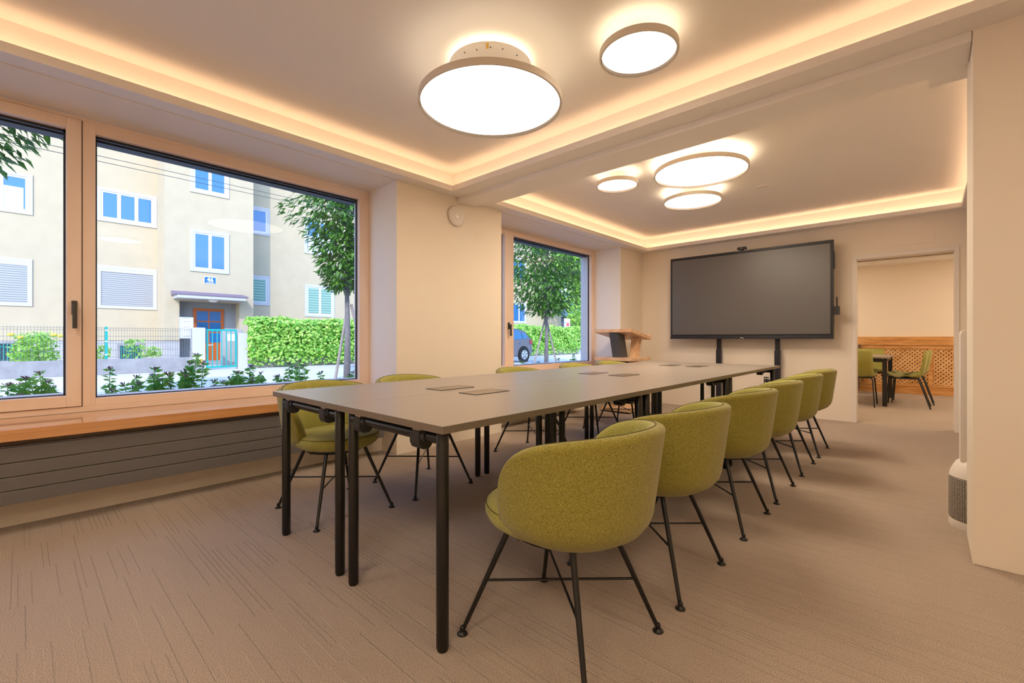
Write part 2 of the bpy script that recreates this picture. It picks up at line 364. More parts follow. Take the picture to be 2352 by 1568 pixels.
# sills
for a, b, nm in ((W1a, W1b, 'large'), (W2a, W2b, 'small')):
    o = MB().box(FX+.005, -3.385, a, b, .495, .556).build('window_sill', 'silltop', bevel=.003)
    origin(o, (-3.6, (a+b)/2, .495)); tag(o, 'deep oak window sill under the %s window' % ('front' if nm == 'large' else 'far'), 'window sill')

# ------------------------------------------------------------------ windows
def window(n, ya, yb, sash, fix, handle_y, handle_z):
    F0 = FX-.085; zb, zt = .556, 2.39
    r = thing('window_%d' % n, (FX, (ya+yb)/2, .556), '', ''); del r['label']; del r['category']; r['kind'] = 'structure'
    def P(mb, name, m, **k):
        mb.v = [(x-FX, y-(ya+yb)/2, z-.556) for x, y, z in mb.v]; return mb.build(name, m, r, **k)
    sy0, sy1, sg0, sg1, sz0, sz1, sgz0, sgz1 = sash
    fy0, fy1, fz0, fz1 = fix
    P(MB().box(F0, FX, ya, yb, zb, zb+.035).box(F0, FX, ya, yb, zt-.022, zt), 'window_frame', 'larch', bevel=.002)
    P(MB().box(F0, FX, sy1+.005, fy0, zb+.035, zt-.022).box(F0, FX, fy1, yb, zb+.035, zt-.022)
      .box(F0, FX, ya, sy0, zb+.035, zt-.022), 'frame_upright', 'larchv', bevel=.002)
    P(MB().box(F0, FX, fy0, fy1, zb+.035, fz0).box(F0, FX, fy0, fy1, fz1, zt-.022), 'frame_rail', 'larch', bevel=.002)
    s = P(MB().box(F0, FX+.012, sg1, sy1, sz0, sz1).box(F0, FX+.012, sy0+.004, sg0, sz0, sz1), 'sash_stile', 'larchv', bevel=.003)
    P(MB().box(F0, FX+.012, sg0, sg1, sz0, sgz0).box(F0, FX+.012, sg0, sg1, sgz1, sz1), 'sash_rail', 'larch', bevel=.003)
    P(MB().box(F0+.01, FX-.005, sy0, sy1+.005, zb+.035, sz0).box(F0+.01, FX-.005, sy0, sy1+.005, sz1, zt-.022).box(F0+.01, FX-.01, sy1, sy1+.005, sz0, sz1), 'gasket', 'gasket')
    for nm, (g0, g1, h0, h1) in (('sash_pane', (sg0, sg1, sgz0, sgz1)), ('fixed_pane', (fy0, fy1, fz0, fz1))):
        P(MB().box(FX-.05, FX-.044, g0, g1, h0, h1), nm, 'glass')
        e = .01
        P(MB().box(FX-.06, FX-.042, g0, g0+e, h0, h1).box(FX-.06, FX-.042, g1-e, g1, h0, h1).box(FX-.06, FX-.042, g0, g1, h0, h0+.006).box(FX-.06, FX-.042, g0, g1, h1-.016, h1), 'glazing_seal', 'gasket')
        e = .03
        P(MB().box(OX-.02, F0, g0-.03, g0+.012, h0-.03, h1).box(OX-.02, F0, g1+(.062 if n == 1 and g1 > 1 else .02), g1+.09, h0-.03, h1).box(OX-.02, F0, g0, g1+.02, h0-.04, h0+.004), 'outer_cladding', 'alu')
        P(MB().box(OX-.02, F0-.03, g0, g1+.03, h1-.012, h1+.03).box(F0-.025, F0, g0, g1+.03, h1-.022, h1+.03), 'blind_box', 'gasket')
    h = P(MB().box(FX+.012, FX+.026, handle_y-.013, handle_y+.013, handle_z-.0, handle_z+.085).box(FX+.026, FX+.05, handle_y-.008, handle_y+.008, handle_z+.045, handle_z+.061)
        .box(FX+.045, FX+.06, handle_y-.011, handle_y+.011, handle_z-.085, handle_z+.062), 'window_handle', 'dark', bevel=.002)
    return r
window(1, W1a, W1b, (-1.0, .252, -.93, .184, .595, 2.364, .663, 2.300), (.317, 2.118, .637, 2.306), .219, 1.16)
window(2, W2a, W2b, (3.56, 4.17, 3.63, 4.06, .595, 2.364, .675, 2.306), (4.235, 6.03, .665, 2.316), 4.125, 1.13)

# ------------------------------------------------------------------ radiators
def radiator(y0, y1, lab):
    r = thing('radiator', (-3.48, (y0+y1)/2, .169), lab, 'radiator'); ym = (y0+y1)/2; L = (y1-y0)/2
    zs = [0, .070, .140, .212, .293]
    for i in range(4): MB().box(.025, .06, -L, L, zs[i]+.0022, zs[i+1]-.0022).build('radiator_panel', 'rad', r, bevel=.003)
    MB().box(-.05, .048, -L+.002, L-.002, .01, .285).build('radiator_highlight_core', 'radhighlight', r)  # pale colour paints the edge highlights showing in the grooves
    for yy in (-L*.8, L*.8): MB().box(-.169, -.05, yy, yy+.03, .1, .14).build('wall_bracket', 'radgap', r)
    MB().box(.02, .055, -L, L, .293, .297).build('top_grille', 'rad', r)
radiator(-1.0, 2.1, 'dark grey flat panel radiator with horizontal grooves under the large front window')
radiator(3.7, 5.2, 'dark grey panel radiator under the far window by the lectern')

# ------------------------------------------------------------------ disc ceiling lamps
def disc_lamp(x, y, R, z, lab, mount=None):
    r = thing('disc_ceiling_lamp', (x, y, z), lab, 'ceiling lamp', 'round ceiling lamps')
    h = .035; R -= .010       # R: outer radius of the ring
    MB().ring([(R, 0), (R+.010, 0), (R+.010, h), (R, h)], n=96).build('lamp_ring', 'lampring', r, smooth='auto')
    MB().ring([(R-.0025, .001), (R-.0005, .001), (R-.0005, .019), (R-.0025, .019)], n=96).build('inner_ring_shade', 'ring_shade', r, smooth='auto')  # dark band painted in for the shade inside the ring
    MB().lathe([(0, .020), (R, .020), (R, .024), (0, .024)], n=96).build('diffuser', 'disc_fill' if (y > 7 or y < 3 and (x > 0 or y < 0)) else 'disc2' if y > 3 else 'disc', r)
    MB().lathe([(0, .027), (R*.97, .027), (R*.97, .034), (0, .034)], n=64).build('lamp_body', 'white', r)
    MB().ring([(R*.62, .0345), (R*.9, .0345), (R*.9, .0385), (R*.62, .0385)], n=64).build('uplight_ring', 'up_low' if mount else 'up', r)
    mr = mount or R*.33; top = UC-z
    if mount:
        m = MB().lathe([(0, top-.045), (mr, top-.045), (mr, top-.036), (mr*.5, top-.036), (mr*.5, top-.002), (0, top-.002)], n=64).build('ceiling_plate', 'white', r, smooth='auto')
        a = math.atan2(-y, -x)
        for k, (da, rr) in enumerate(((.0, .2), (.33, .2), (-.4, .19), (-.75, .205), (.8, .2))):
            MB().lathe([(0, -.002), (.004, -.002), (.004, .0), (0, 0)], (rr*math.cos(a+da), rr*math.sin(a+da), top-.045), 12).build('screw', 'dark', m)
        MB().box(-.006, .006, -.02, .02, 0, .004).build('yellow_tag', 'yellow', m).matrix_local = Matrix.Translation((.215*math.cos(a-.08), .215*math.sin(a-.08), top-.05)) @ Matrix.Rotation(a+PI/2, 4, 'Z')
    else:
        MB().lathe([(0, .034), (mr, .034), (mr, top-.002), (0, top-.002)], n=48).build('ceiling_plate', 'white', r, smooth='auto')
    if mount:
        MB().ring([(mr*.8, top-.0355), (mr*.97, top-.0355), (mr*.97, top-.0325), (mr*.8, top-.0325)], n=64).build('uplight_ring', 'up', m)
        for k in range(3):
            a = k*2*PI/3+.5; MB().tube([(.15*math.cos(a), .15*math.sin(a), .034), (.15*math.cos(a), .15*math.sin(a), top-.045)], .003, 6).build('suspension_rod', 'white', r)
disc_lamp(-1.845, 1.822, .408, 2.34, 'largest round disc lamp hanging lowest in the nearer ceiling recess', .235)
disc_lamp(-1.104, 2.168, .199, 2.478, 'small round disc lamp in the nearer recess, right of the largest one')
disc_lamp(-1.490, 4.085, .392, 2.478, 'large round disc lamp in the far recess')
disc_lamp(-2.202, 3.886, .197, 2.478, 'smallest round disc lamp in the far recess, nearest the windows')
disc_lamp(-1.865, 4.889, .295, 2.478, 'medium round disc lamp in the far recess, nearest the screen')
# added unseen fill lamps behind the camera and in the back room, same kind
disc_lamp(-.3, -.9, .37, 2.48, 'large added round disc fill lamp behind the photographer')
disc_lamp(1.1, 1.0, .28, 2.48, 'medium added round disc fill lamp over the right of the room')
disc_lamp(-2.4, -.6, .28, 2.48, 'medium added round disc fill lamp behind the photographer, window side')
disc_lamp(.9, -1.0, .37, 2.48, 'large added round disc fill lamp behind the photographer, right side')
for x, y, l in ((-2.1, 8.3, 'near left'), (-2.1, 9.9, 'far left'), (1.35, 8.3, 'near right'), (1.35, 9.9, 'far right')):
    disc_lamp(x, y, .37, 2.45, '%s added round disc fill lamp of the back room' % l)
o = MB().lathe([(0, 0), (.05, 0), (.055, .006), (.055, .012), (0, .012)], n=32).build('smoke_detector', 'white', smooth='auto')
o.location = (-1.26, 5.224, UC-.0125); tag(o, 'small flat round white detector on the far ceiling', 'smoke detector')
r = thing('wall_sensor', (WF, 2.883, 2.213), 'round white disc shaped wireless unit on the pier between the windows', 'wall sensor')
def rotx(mb): mb.v = [(z, y, x) for x, y, z in mb.v]; return mb
rotx(MB().lathe([(0, 0), (.085, 0), (.1, .012), (.1, .018), (.085, .03), (.045, .036), (0, .037)], n=48)).build('cover', 'white', r, smooth=True)
rotx(MB().ring([(.036, .034), (.039, .036), (.039, .0385), (.036, .0385)], n=32)).build('centre_ring', 'lampring', r)
rotx(MB().lathe([(0, .037), (.005, .037), (.005, .0385), (0, .0385)], (-.012, -.004, 0), n=12)).build('status_light', emis('status_led', (1, .95, .85), 1.2), r)

# ------------------------------------------------------------------ conference tables
TW = .698; TL = 1.443
def make_table():
    r = bpy.data.objects.new('folding_table', None); C.objects.link(r)
    hw, hl = TW/2-.0011, TL/2-.0011
    t = MB(); t.box(-hw, hw, -hl, hl, .715, .74); t.m = [1, 0, 1, 1, 1, 1]
    o = t.build('tabletop', ['tabtop', 'tabedge'], r, bevel=.0012)
    lx, ly = hw-.057, hl-.045
    for sy in (-1, 1):
        for sx in (-1, 1):
            MB().tube([(sx*lx, sy*ly, 0), (sx*lx, sy*ly, .012), (sx*lx, sy*ly, .70), (sx*lx, sy*ly, .706)], [.017, .0205, .0205, .017], 20).build('leg', 'black', r, smooth='auto')
            k = MB(); x = sx*lx-sx*(.075 if sx < 0 else .115)
            k.prism([(sy*ly-.03, .714-.012), (sy*ly-.03, .662), (sy*ly-.022, .645), (sy*ly-.006, .638), (sy*ly+.018, .64), (sy*ly+.03, .655), (sy*ly+.03, .702)], 'x', x-.027, x+.027)
            b = k.build('bracket', 'blackm', r, bevel=.004)
            MB().box(x-.02, x+.02, sy*ly-.022, sy*ly+.022, .702, .7145).build('washer', 'washer', b)
            MB().tube([(x+.024, sy*ly, .685), (x+.045, sy*ly, .685)], [.026, .024], 16).build('collar', 'blackm', b)
        MB().tube([(-lx+.004, sy*ly, .686), (lx-.004, sy*ly, .686)], .0195, 18).build('crossbar', 'black', r, smooth='auto')
    MB().box(-.02, .02, -ly+.03, ly-.03, .69, .714).build('underframe', 'blackm', r)
    return r
def flap(r, sx):
    x = sx*(-TW/2)+sx*.135
    f = MB(); f.box(x-.062, x+.062, -.115, .115, .7405, .7425)
    f = f.build('cable_flap', 'flap', r, bevel=.0006)
    MB().box(x-.064, x+.064, -.118, -.115, .7405, .743).box(x-.064, x+.064, .115, .118, .7405, .743).box(x-.065, x-.062, -.118, .118, .7405, .743).box(x+.062, x+.065, -.118, .118, .7405, .743).build('flap_edge', 'dark', f)
xL, xM, xR_ = -2.499, -1.801, -1.103
where = ('nearest the camera', 'in the middle', 'nearest the screen')
base = {}
for sx in (-1, 1):
    tb = make_table(); flap(tb, -sx if False else sx); base[sx] = tb
for i in range(3):
    for sx in (-1, 1):      # sx -1: window-side row ; +1: right-hand row
        o = base[sx] if i == 0 else copy_tree(base[sx])
        o.location = (xM+sx*TW/2, .881+TL*(i+.5), 0)
        tag(o, 'grey topped black legged table %s in the %s row' % (where[i], 'window side' if sx < 0 else 'right hand'), 'table', 'conference tables pushed together')
o = MB().tube([(-1.72, 3.6, .70), (-1.70, 3.605, .55), (-1.69, 3.6, .35), (-1.695, 3.6, .15), (-1.69, 3.61, .006), (-1.62, 3.64, .005)], .0035, 6).build('power_cable', 'cable', smooth=True)
origin(o, (-1.69, 3.61, .001)); tag(o, 'thin black cable hanging from the middle of the tables to the floor', 'cable')

# ------------------------------------------------------------------ olive tub chairs
def shell_funcs():
    T = math.radians(118); zb = .378
    def ztop(th):
        q = min(1, abs(th)/T); return zb + .366*(1-.2*q*q)*max(0, 1-q**8)**.5
    def rad(z, th):
        t = (z-zb)/.375
        t = max(t, 0); return .190 + .065*min(1, t/.18)**.5 + .050*t
    return T, zb, ztop, rad
def make_tub():
    r = bpy.data.objects.new('tub_chair', None); C.objects.link(r)
    T, zb, ztop, rad = shell_funcs(); cx = -.045
    NT, NZ = 72, 12
    def pt(th, rr, z): a = PI+th; return (cx+rr*math.cos(a), rr*math.sin(a)*1.0, z)
    m = MB(); rows = []
    for i in range(NT+1):
        th = -T+2*T*i/NT; zt = ztop(th); th_ = .052*min(1, (zt-zb)/.12+.15)
        pleat = lambda z: (.004*math.sin(th*31)+.003*math.sin(th*47+1))*max(0, min(1, (z-zb)/.2))*max(0, min(1, (zt-z)/.06))
        row = []
        for j in range(NZ+1):
            u = j/NZ; z = zb+(zt-zb-.024)*u; row.append(pt(th, rad(z, th)-(.004*(1-u)**6), z))
        ro = rad(zt, th)
        for a in (22, 45, 67, 90, 112, 135, 158):      # rounded rim
            a = math.radians(a); row.append(pt(th, ro-th_/2+th_/2*math.cos(a), zt-.024+.024*math.sin(a)))
        for j in range(NZ, -1, -1):
            u = j/NZ; z = zb+(zt-zb-.024)*u; row.append(pt(th, rad(z, th)-th_-.012*(1-u)+pleat(z), z))
        rows.append(row)
    n = len(rows[0]); vs = [v for rw in rows for v in rw]; fs = []
    nout = NZ+5
    for i in range(NT):
        for j in range(n-1): fs.append((i*n+j, (i+1)*n+j, (i+1)*n+j+1, i*n+j+1))
    m.add(vs, fs); m.m = [0 if (k % (n-1)) < nout else 1 for k in range(len(fs))]
    b = m.build('backrest', ['olive', 'oliven'], r, smooth=True)
    pts = []
    for i in range(6, NT-5):
        th = -T+2*T*i/NT; zt = ztop(th); th_ = .052*min(1, (zt-zb)/.12+.15)
        pts.append(pt(th, rad(zt, th)-th_*.62, zt-.0005))
    MB().tube(pts, .0017, 6).build('piping', 'piping', b, smooth=True)
    s = MB(); s.lathe([(0, .376), (.17, .377), (.205, .386), (.228, .402), (.239, .422), (.241, .44), (.237, .453), (.222, .462), (.16, .469), (0, .473)], (.026, 0, 0), 48)
    s = s.build('seat', 'oliven', r, smooth=True)
    MB().ring([(.2385, .4525), (.240, .454), (.2385, .4555), (.237, .454)], (.026, 0, 0), 48).build('piping', 'piping', s, smooth=True)
    MB().lathe([(0, .356), (.16, .356), (.16, .367), (0, .367)], (.0, 0, 0), 32).build('seat_plate', 'black', r)
    F = (.248, .229); Tq = (.128, .118); zt = .368
    for sx in (-1, 1):
        for sy in (-1, 1):
            l = MB().tube([(sx*F[0], sy*F[1], .012), (sx*Tq[0], sy*Tq[1], zt)], [.0075, .0105], 12).build('leg', 'black', r, smooth='auto')
            MB().lathe([(0, 0), (.017, 0), (.019, .003), (.016, .007), (.007, .010), (.009, .018), (.009, .024), (.006, .03), (0, .03)], (sx*F[0], sy*F[1], 0), 16).build('foot_glide', 'black', l, smooth=True)
    zz = .185; k = (zz-.012)/(zt-.012); px, py = F[0]+(Tq[0]-F[0])*k, F[1]+(Tq[1]-F[1])*k
    MB().tube([(-px, -py, zz), (px, py, zz)], .0045, 8).build('stretcher', 'black', r, smooth='auto')
    MB().tube([(-px, py, zz+.006), (px, -py, zz+.006)], .0045, 8).build('stretcher', 'black', r, smooth='auto')
    return r
tub = make_tub()
R_ = [1.257, 1.90, 2.692, 3.364, 4.117, 4.817]
L_ = [1.274, 1.913, 3.115, 4.07, 4.815]
ordn = ['nearest the camera', 'second from the camera', 'third from the camera', 'fourth from the camera', 'fifth from the camera', 'farthest away, by the screen']
first = True
for side, ys in (('right hand side', R_), ('window side', L_)):
    for i, y in enumerate(ys):
        o = tub if first else copy_tree(tub); first = False
        rg = side.startswith('right')
        o.location = (-.93 if rg else -2.615, y, 0); o.rotation_euler = (0, 0, PI + (.0 if i else .02) if rg else random.Random(i).uniform(-.03, .03))
        nm = ordn[i] if (rg or i < 4) else 'farthest away, by the lectern'
        tag(o, 'olive tub chair, %s of the table, %s' % (side, nm), 'chair', 'olive tub chairs round the conference table')

# ------------------------------------------------------------------ screen on its stand
r = thing('presentation_screen', (-1.84, 6.6, 1.01), 'wide dark switched-off display on a two column stand by the far wall', 'screen')
x0, x1 = -1.003, 1.005; H = 1.195
MB().box(x0, x1, .0, .075, 0, H).build('casing', 'bezel', r, bevel=.006)
MB().box(x0+.014, x1-.014, -.004, .0, .045, H-.02).build('inner_bezel', 'bezin', r)
MB().box(x0+.03, x1-.03, -.007, -.004, .062, H-.042).build('screen_panel', 'screen', r)
MB().box(x0, x1, -.008, .0, 0, .035).build('bottom_bar', 'bezel', r, bevel=.002)
MB().box(-.03, .0, -.0095, -.008, .012, .018).box(.0, .012, -.0095, -.008, .008, .014).build('badge', 'signw', r)
MB().box(x1, x1+.012, .01, .06, .55+.3, .55+.5).build('side_port_cover', 'bezin', r)
# camera bar
c = thing('conference_camera', (-1.858, 6.635, 2.205), 'small black conference camera standing on top of the display', 'camera')
MB().box(-.02, .02, -.02, .02, 0, .018).build('stand', 'blackm', c)
MB().prism([(-.055, .018), (.055, .018), (.06, .03), (.05, .052), (-.05, .052), (-.06, .03)], 'y', -.025, .02).build('body', 'blackm', c, bevel=.003)
q = MB().lathe([(0, 0), (.012, 0), (.012, .004), (0, .004)], n=16); q.v = [(x, -.025-z, y+.035) for x, y, z in q.v]; q.build('lens', 'screen', c)
h = thing('pen_holder', (-.832, 6.62, 1.30), 'small black holder clipped to the right edge of the display', 'pen holder')
MB().box(.004, .058, -.03, .03, 0, .10).build('tray', 'blackm', h, bevel=.003)
h2 = MB().tube([(-.80, 6.62, 1.40), (-.803, 6.62, 1.50), (-.805, 6.62, 1.52)], [.006, .007, .002], 8).build('stylus', 'bezin', smooth=True)
origin(h2, (-.80, 6.62, 1.40)); tag(h2, 'black pen standing in the holder at the right edge of the display', 'pen')
s = thing('screen_stand', (-1.82, 6.72, 0), 'dark grey telescopic two column stand carrying the display', 'stand')
for cx in (-2.185, -1.45):
    c_ = MB().box(cx+1.82-.034, cx+1.82+.034, -.028, .028, .01, .86).build('column', 'bezel', s, bevel=.003)
    MB().box(cx+1.82-.027, cx+1.82+.027, -.02, .02, .86, 1.5).build('inner_column', 'bezin', c_)
    MB().box(cx+1.82-.05, cx+1.82+.05, -.20, .06, 0, .02).build('foot_plate', 'bezel', s, bevel=.002)
    for z in (.42,):
        bk = MB().box(cx+1.82-.13, cx+1.82-.034, -.01, .01, z+.03, z+.05).box(cx+1.82-.16, cx+1.82-.10, -.014, -.01, z-.01, z+.085).build('perforated_bracket', 'blackm', s)
        for dz in (.0, .055):
            for dx in (-.148, -.118): MB().box(cx+1.82+dx, cx+1.82+dx+.014, -.016, -.014, z+dz, z+dz+.016).build('slot', 'wall', bk)
MB().box(-.55, .55, -.045, -.02, 1.1, 1.6).build('mounting_plate', 'bezel', s)

# hatch above door, outlet
o = MB().box(-.474, .056, -.004, 0, 0, .115).build('wall_hatch', 'wall', bevel=.0015); o.location = (0, YF, 2.08)
tag(o, 'flush painted cover panel on the wall above the doorway', 'panel')
r = thing('power_outlet', (WF, 6.50, .885), 'cream multi socket outlet strip on the wall behind the lectern', 'power outlet')
MB().box(0, .012, -.17, .17, 0, .085).build('plate', 'white', r, bevel=.003)
for k in range(4):
    d = MB()
    for dz in (.03, .055): d.box(.012, .0135, -.135+k*.08, -.122+k*.08, dz, dz+.008)
    d.build('socket_holes', 'bezin', r)

# ------------------------------------------------------------------ lectern
r = thing('lectern', (-3.19, 5.78, 0), 'beech lectern with slanted top and dark slanted column in the window corner', 'lectern')
def rel(mb): mb.v = [(x+3.19, y-5.78, z) for x, y, z in mb.v]; return mb
rel(MB().prism([(5.5, 1.10), (5.5, 1.145), (6.07, 1.045), (6.078, 1.075), (6.09, 1.075), (6.086, .998)], 'x', -3.48, -2.905)).build('reading_board', 'beech', r, bevel=.002)
rel(MB().box(-3.48, -2.905, 5.5, 6.07, .709, .752)).build('shelf', 'beech', r, bevel=.002)
rel(MB().prism([(5.52, 1.09), (5.70, 1.06), (6.0, .07), (5.82, .07)], 'x', -3.255, -3.115)).build('column', 'greybox', r, bevel=.002)
rel(MB().prism([(5.885, 1.03), (5.985, 1.012), (5.72, .07), (5.62, .07)], 'x', -3.105, -3.0)).build('support', 'beech', r, bevel=.002)
rel(MB().box(-3.38, -2.93, 5.5, 6.07, .022, .07)).build('base', 'beech', r, bevel=.003)
rel(MB().box(-3.35, -2.96, 5.53, 5.60, 0, .022).box(-3.35, -2.96, 5.97, 6.04, 0, .022)).build('base_runner', 'blackm', r)

# ------------------------------------------------------------------ air purifier
r = thing('air_purifier', (.215, 3.455, 0), 'tall white and grey tower air purifier behind the pier', 'air purifier')
MB().lathe([(0, 0), (.128, 0), (.132, .01), (.132, .045), (0, .045)], n=48).build('base', 'white', r, smooth='auto')
MB().lathe([(.131, .045), (.132, .05), (.132, .265), (.128, .272), (0, .272)], n=48).build('perforated_shroud', 'purg', r, smooth='auto')
MB().lathe([(.13, .272), (.125, .30), (.105, .345), (.09, .36), (0, .36)], n=48).build('shoulder', 'white', r, smooth='auto')
lp = MB(); prof = []
for k in range(24):
    a = 2*PI*k/24; z = .70+.33*max(-1, min(1, 1.0*math.sin(a))) ; prof.append((.07*math.cos(a), z))
def stadium(w, z0, z1, n=12):
    pts = [(-w, z0), (w, z0)]
    for k in range(n+1): a = PI*k/n; pts.append((w*math.cos(a), z1-w+w*math.sin(a)))
    return pts
def ringprism(outer, inner, y0, y1):
    n = len(outer); m = MB(); vs = []
    for y in (y0, y1):
        for q in outer: vs.append((q[0], y, q[1]))
        for q in inner: vs.append((q[0], y, q[1]))
    fs = []
    for i in range(n):
        j = (i+1) % n
        fs += [(i, j, n+j, n+i), (2*n+i, 3*n+i, 3*n+j, 2*n+j), (i, 2*n+i, 2*n+j, j), (n+i, n+j, 3*n+j, 3*n+i)]
    return m.add(vs, fs)
ringprism([(-.088, .355), (.088, .355), (.088, 1.04), (.083, 1.054), (.07, 1.06), (-.07, 1.06), (-.083, 1.054), (-.088, 1.04)],
 [(-.03, .44), (.03, .44), (.03, .96), (.027, .968), (.02, .972), (-.02, .972), (-.027, .968), (-.03, .96)], -.06, .06).build('air_loop', 'white', r, bevel=.004)
o = MB().lathe([(0, 0), (.012, 0), (.012, .03), (0, .03)], (.0, 0, 1.056), 16).build('remote_rest', 'white', r)

# ------------------------------------------------------------------ back room
# wainscot with lattice
r = thing('lattice_wainscot', (-.35, YB-.03, 0), 'rustic oak wall panelling with diagonal lattice in the back room', 'wall panelling')
X0, X1 = -2.5, 2.3
def wb(name, *b, m='oak'): return MB().box(*b).build(name, m, r, bevel=.003)
wb('top_board', X0, X1, -.02, .03, .89, 1.05); wb('upper_rail', X0, X1, -.01, .03, .826, .885)
wb('lower_rail', X0, X1, -.01, .03, .135, .18); wb('skirting', X0, X1, -.02, .03, 0, .13)
MB().box(X0, X1, .024, .029, .13, .83).build('backing', 'dark_recess', r)
for x in (-1.45, -.57+.0, .352, 1.25): wb('post', x, x+.065, -.012, .03, .18, .826)
for a, b in ((-2.5, -1.45), (-1.385, -.57), (-.505, .352), (.417, 1.25)):
    m = MB(); h0, h1 = .18, .826; stp = .068; ww = .022
    for sgn in (1, -1):
        k = a-(h1-h0)
        while k < b+(h1-h0):
            # line x = k + sgn*(z-h0) clipped
            if sgn > 0: zA, zB = max(h0, h0+(a-k)), min(h1, h0+(b-k))
            else: zA, zB = max(h0, h0+(k-b)), min(h1, h0+(k-a))
            if zB-zA > .01:
                xa, xb = k+sgn*(zA-h0), k+sgn*(zB-h0); y = .004 if sgn > 0 else .012
                m.add([(xa-ww, y, zA), (xa+ww, y, zA), (xb+ww, y, zB), (xb-ww, y, zB), (xa-ww, y+.008, zA), (xa+ww, y+.008, zA), (xb+ww, y+.008, zB), (xb-ww, y+.008, zB)],
                      [(0, 1, 2, 3), (7, 6, 5, 4), (0, 4, 5, 1), (1, 5, 6, 2), (2, 6, 7, 3), (3, 7, 4, 0)])
            k += stp
    m.build('lattice', 'lattice', r)
r = thing('dining_table', (-.85, 9.42, 0), 'grey topped table with square dark legs in the back room', 'table')
t = MB().box(-.42, .42, -.72, .72, .715, .74).build('tabletop', 'tabtop', r, bevel=.002)
for sx in (-1, 1):
    for sy in (-1, 1): MB().box(sx*.375-.028, sx*.375+.028, sy*.66-.028, sy*.66+.028, 0, .70).build('leg', 'blackm', r, bevel=.003)
    MB().box(sx*.375-.015, sx*.375+.015, -.63, .63, .66, .714).build('apron', 'blackm', r)
for sy in (-1, 1): MB().box(-.35, .35, sy*.66-.015, sy*.66+.015, .66, .714).build('apron', 'blackm', r)
def make_shell_chair():
    r = bpy.data.objects.new('shell_chair', None); C.objects.link(r)
    # front +X ; side profile (x, z)
    prof = [(.21, .455), (.19, .472), (.05, .462), (-.10, .455), (-.17, .47), (-.20, .52), (-.225, .65), (-.25, .83)]
    hw = [.20, .215, .22, .215, .205, .20, .195, .18]
    m = MB(); nn = 9; vs = []
    for k, ((x, z), w0) in enumerate(zip(prof, hw)):
        i0, i1 = max(k-1, 0), min(k+1, len(prof)-1); t = Vector((prof[i1][0]-prof[i0][0], prof[i1][1]-prof[i0][1])).normalized(); nx, nz = -t.y, t.x
        for lay in (0, .028):
            for j in range(nn):
                s_ = -1+2*j/(nn-1); cup = .03*abs(s_)**3
                # the normal pointing up/forward is (-nx...) choose upward
                ux, uz = (nx, nz) if nz > 0 or nx > 0 else (-nx, -nz)
                if ux < 0 and k > 3: ux, uz = -ux, -uz
                vs.append((x+ux*(cup-lay), s_*w0, z+uz*(cup-lay)))
    W = 2*nn; fs = []
    for k in range(len(prof)-1):
        for j in range(nn-1):
            fs.append((k*W+j, k*W+j+1, (k+1)*W+j+1, (k+1)*W+j)); fs.append((k*W+nn+j, (k+1)*W+nn+j, (k+1)*W+nn+j+1, k*W+nn+j+1))
        fs.append((k*W, (k+1)*W, (k+1)*W+nn, k*W+nn)); fs.append((k*W+nn-1, k*W+W-1, (k+1)*W+W-1, (k+1)*W+nn-1))
    for k in (0, len(prof)-1):
        for j in range(nn-1): fs.append((k*W+j, k*W+nn+j, k*W+nn+j+1, k*W+j+1))
    m.add(vs, fs); o = m.build('seat_shell', 'oliven', r, smooth=True)
    MB().box(-.14, .16, -.17, .17, .415, .44).build('under_frame', 'blackm', r, bevel=.006)
    for sx, sy in ((1, 1), (1, -1), (-1, 1), (-1, -1)):
        MB().tube([(sx*.15, sy*.16, .425), (sx*(.17 if sx > 0 else .17), sy*.185, .40), (sx*(.20 if sx > 0 else .29), sy*.215, 0)], [.010, .011, .009], 10).build('leg', 'black', r, smooth='auto')
    return r
sc = make_shell_chair()
for i, (x, y, a, l) in enumerate(((-.26, 9.0, PI, 'green shell chair right of the back room table, nearer the doorway'),
                                 (-.22, 9.56, PI, 'green shell chair right of the back room table, behind the nearer one'),
                                 (-.79, 8.76-.0, PI/2, 'green shell chair seen from behind at the near end of the back room table'),
                                 (-.76, 10.2, -PI/2, 'green shell chair facing the doorway at the far end of the back room table'))):
    o = sc if i == 0 else copy_tree(sc); o.location = (x, y, 0); o.rotation_euler = (0, 0, a)
    tag(o, l, 'chair', 'green shell chairs in the back room')
r = thing('bench_seat', (-1.4, YB-.12, 0), 'dark brown upholstered bench end beside the back room panelling', 'bench')
MB().box(-.6, .44, -.08, .06, .24, .90).build('backrest', mat('brown_upholstery', '6b5a52', .8), r, bevel=.02)
MB().box(-.6, .44, -.5, -.09, .05, .42).build('seat', mat('brown_seat', '6b5a52', .8), r, bevel=.02)

# ------------------------------------------------------------------ outside: ground
st('floor_street', MB().box(-60, OX, -30, 120, -.6, -.02), 'ground')
o = MB().box(-6.4, OX-.02, -3, 14, -.019, .02).build('planting_bed', 'soil'); origin(o, (-5.2, 5, -.019)); tag(o, 'strip of planting soil along the outside of the windows', 'flower bed')
o = MB().box(-15.4, -15.2, -20, 60, -.019, .06).build('kerb_stone', 'kerb'); origin(o, (-15.3, 20, -.019)); tag(o, 'long pale kerb along the far side of the street', 'kerb')

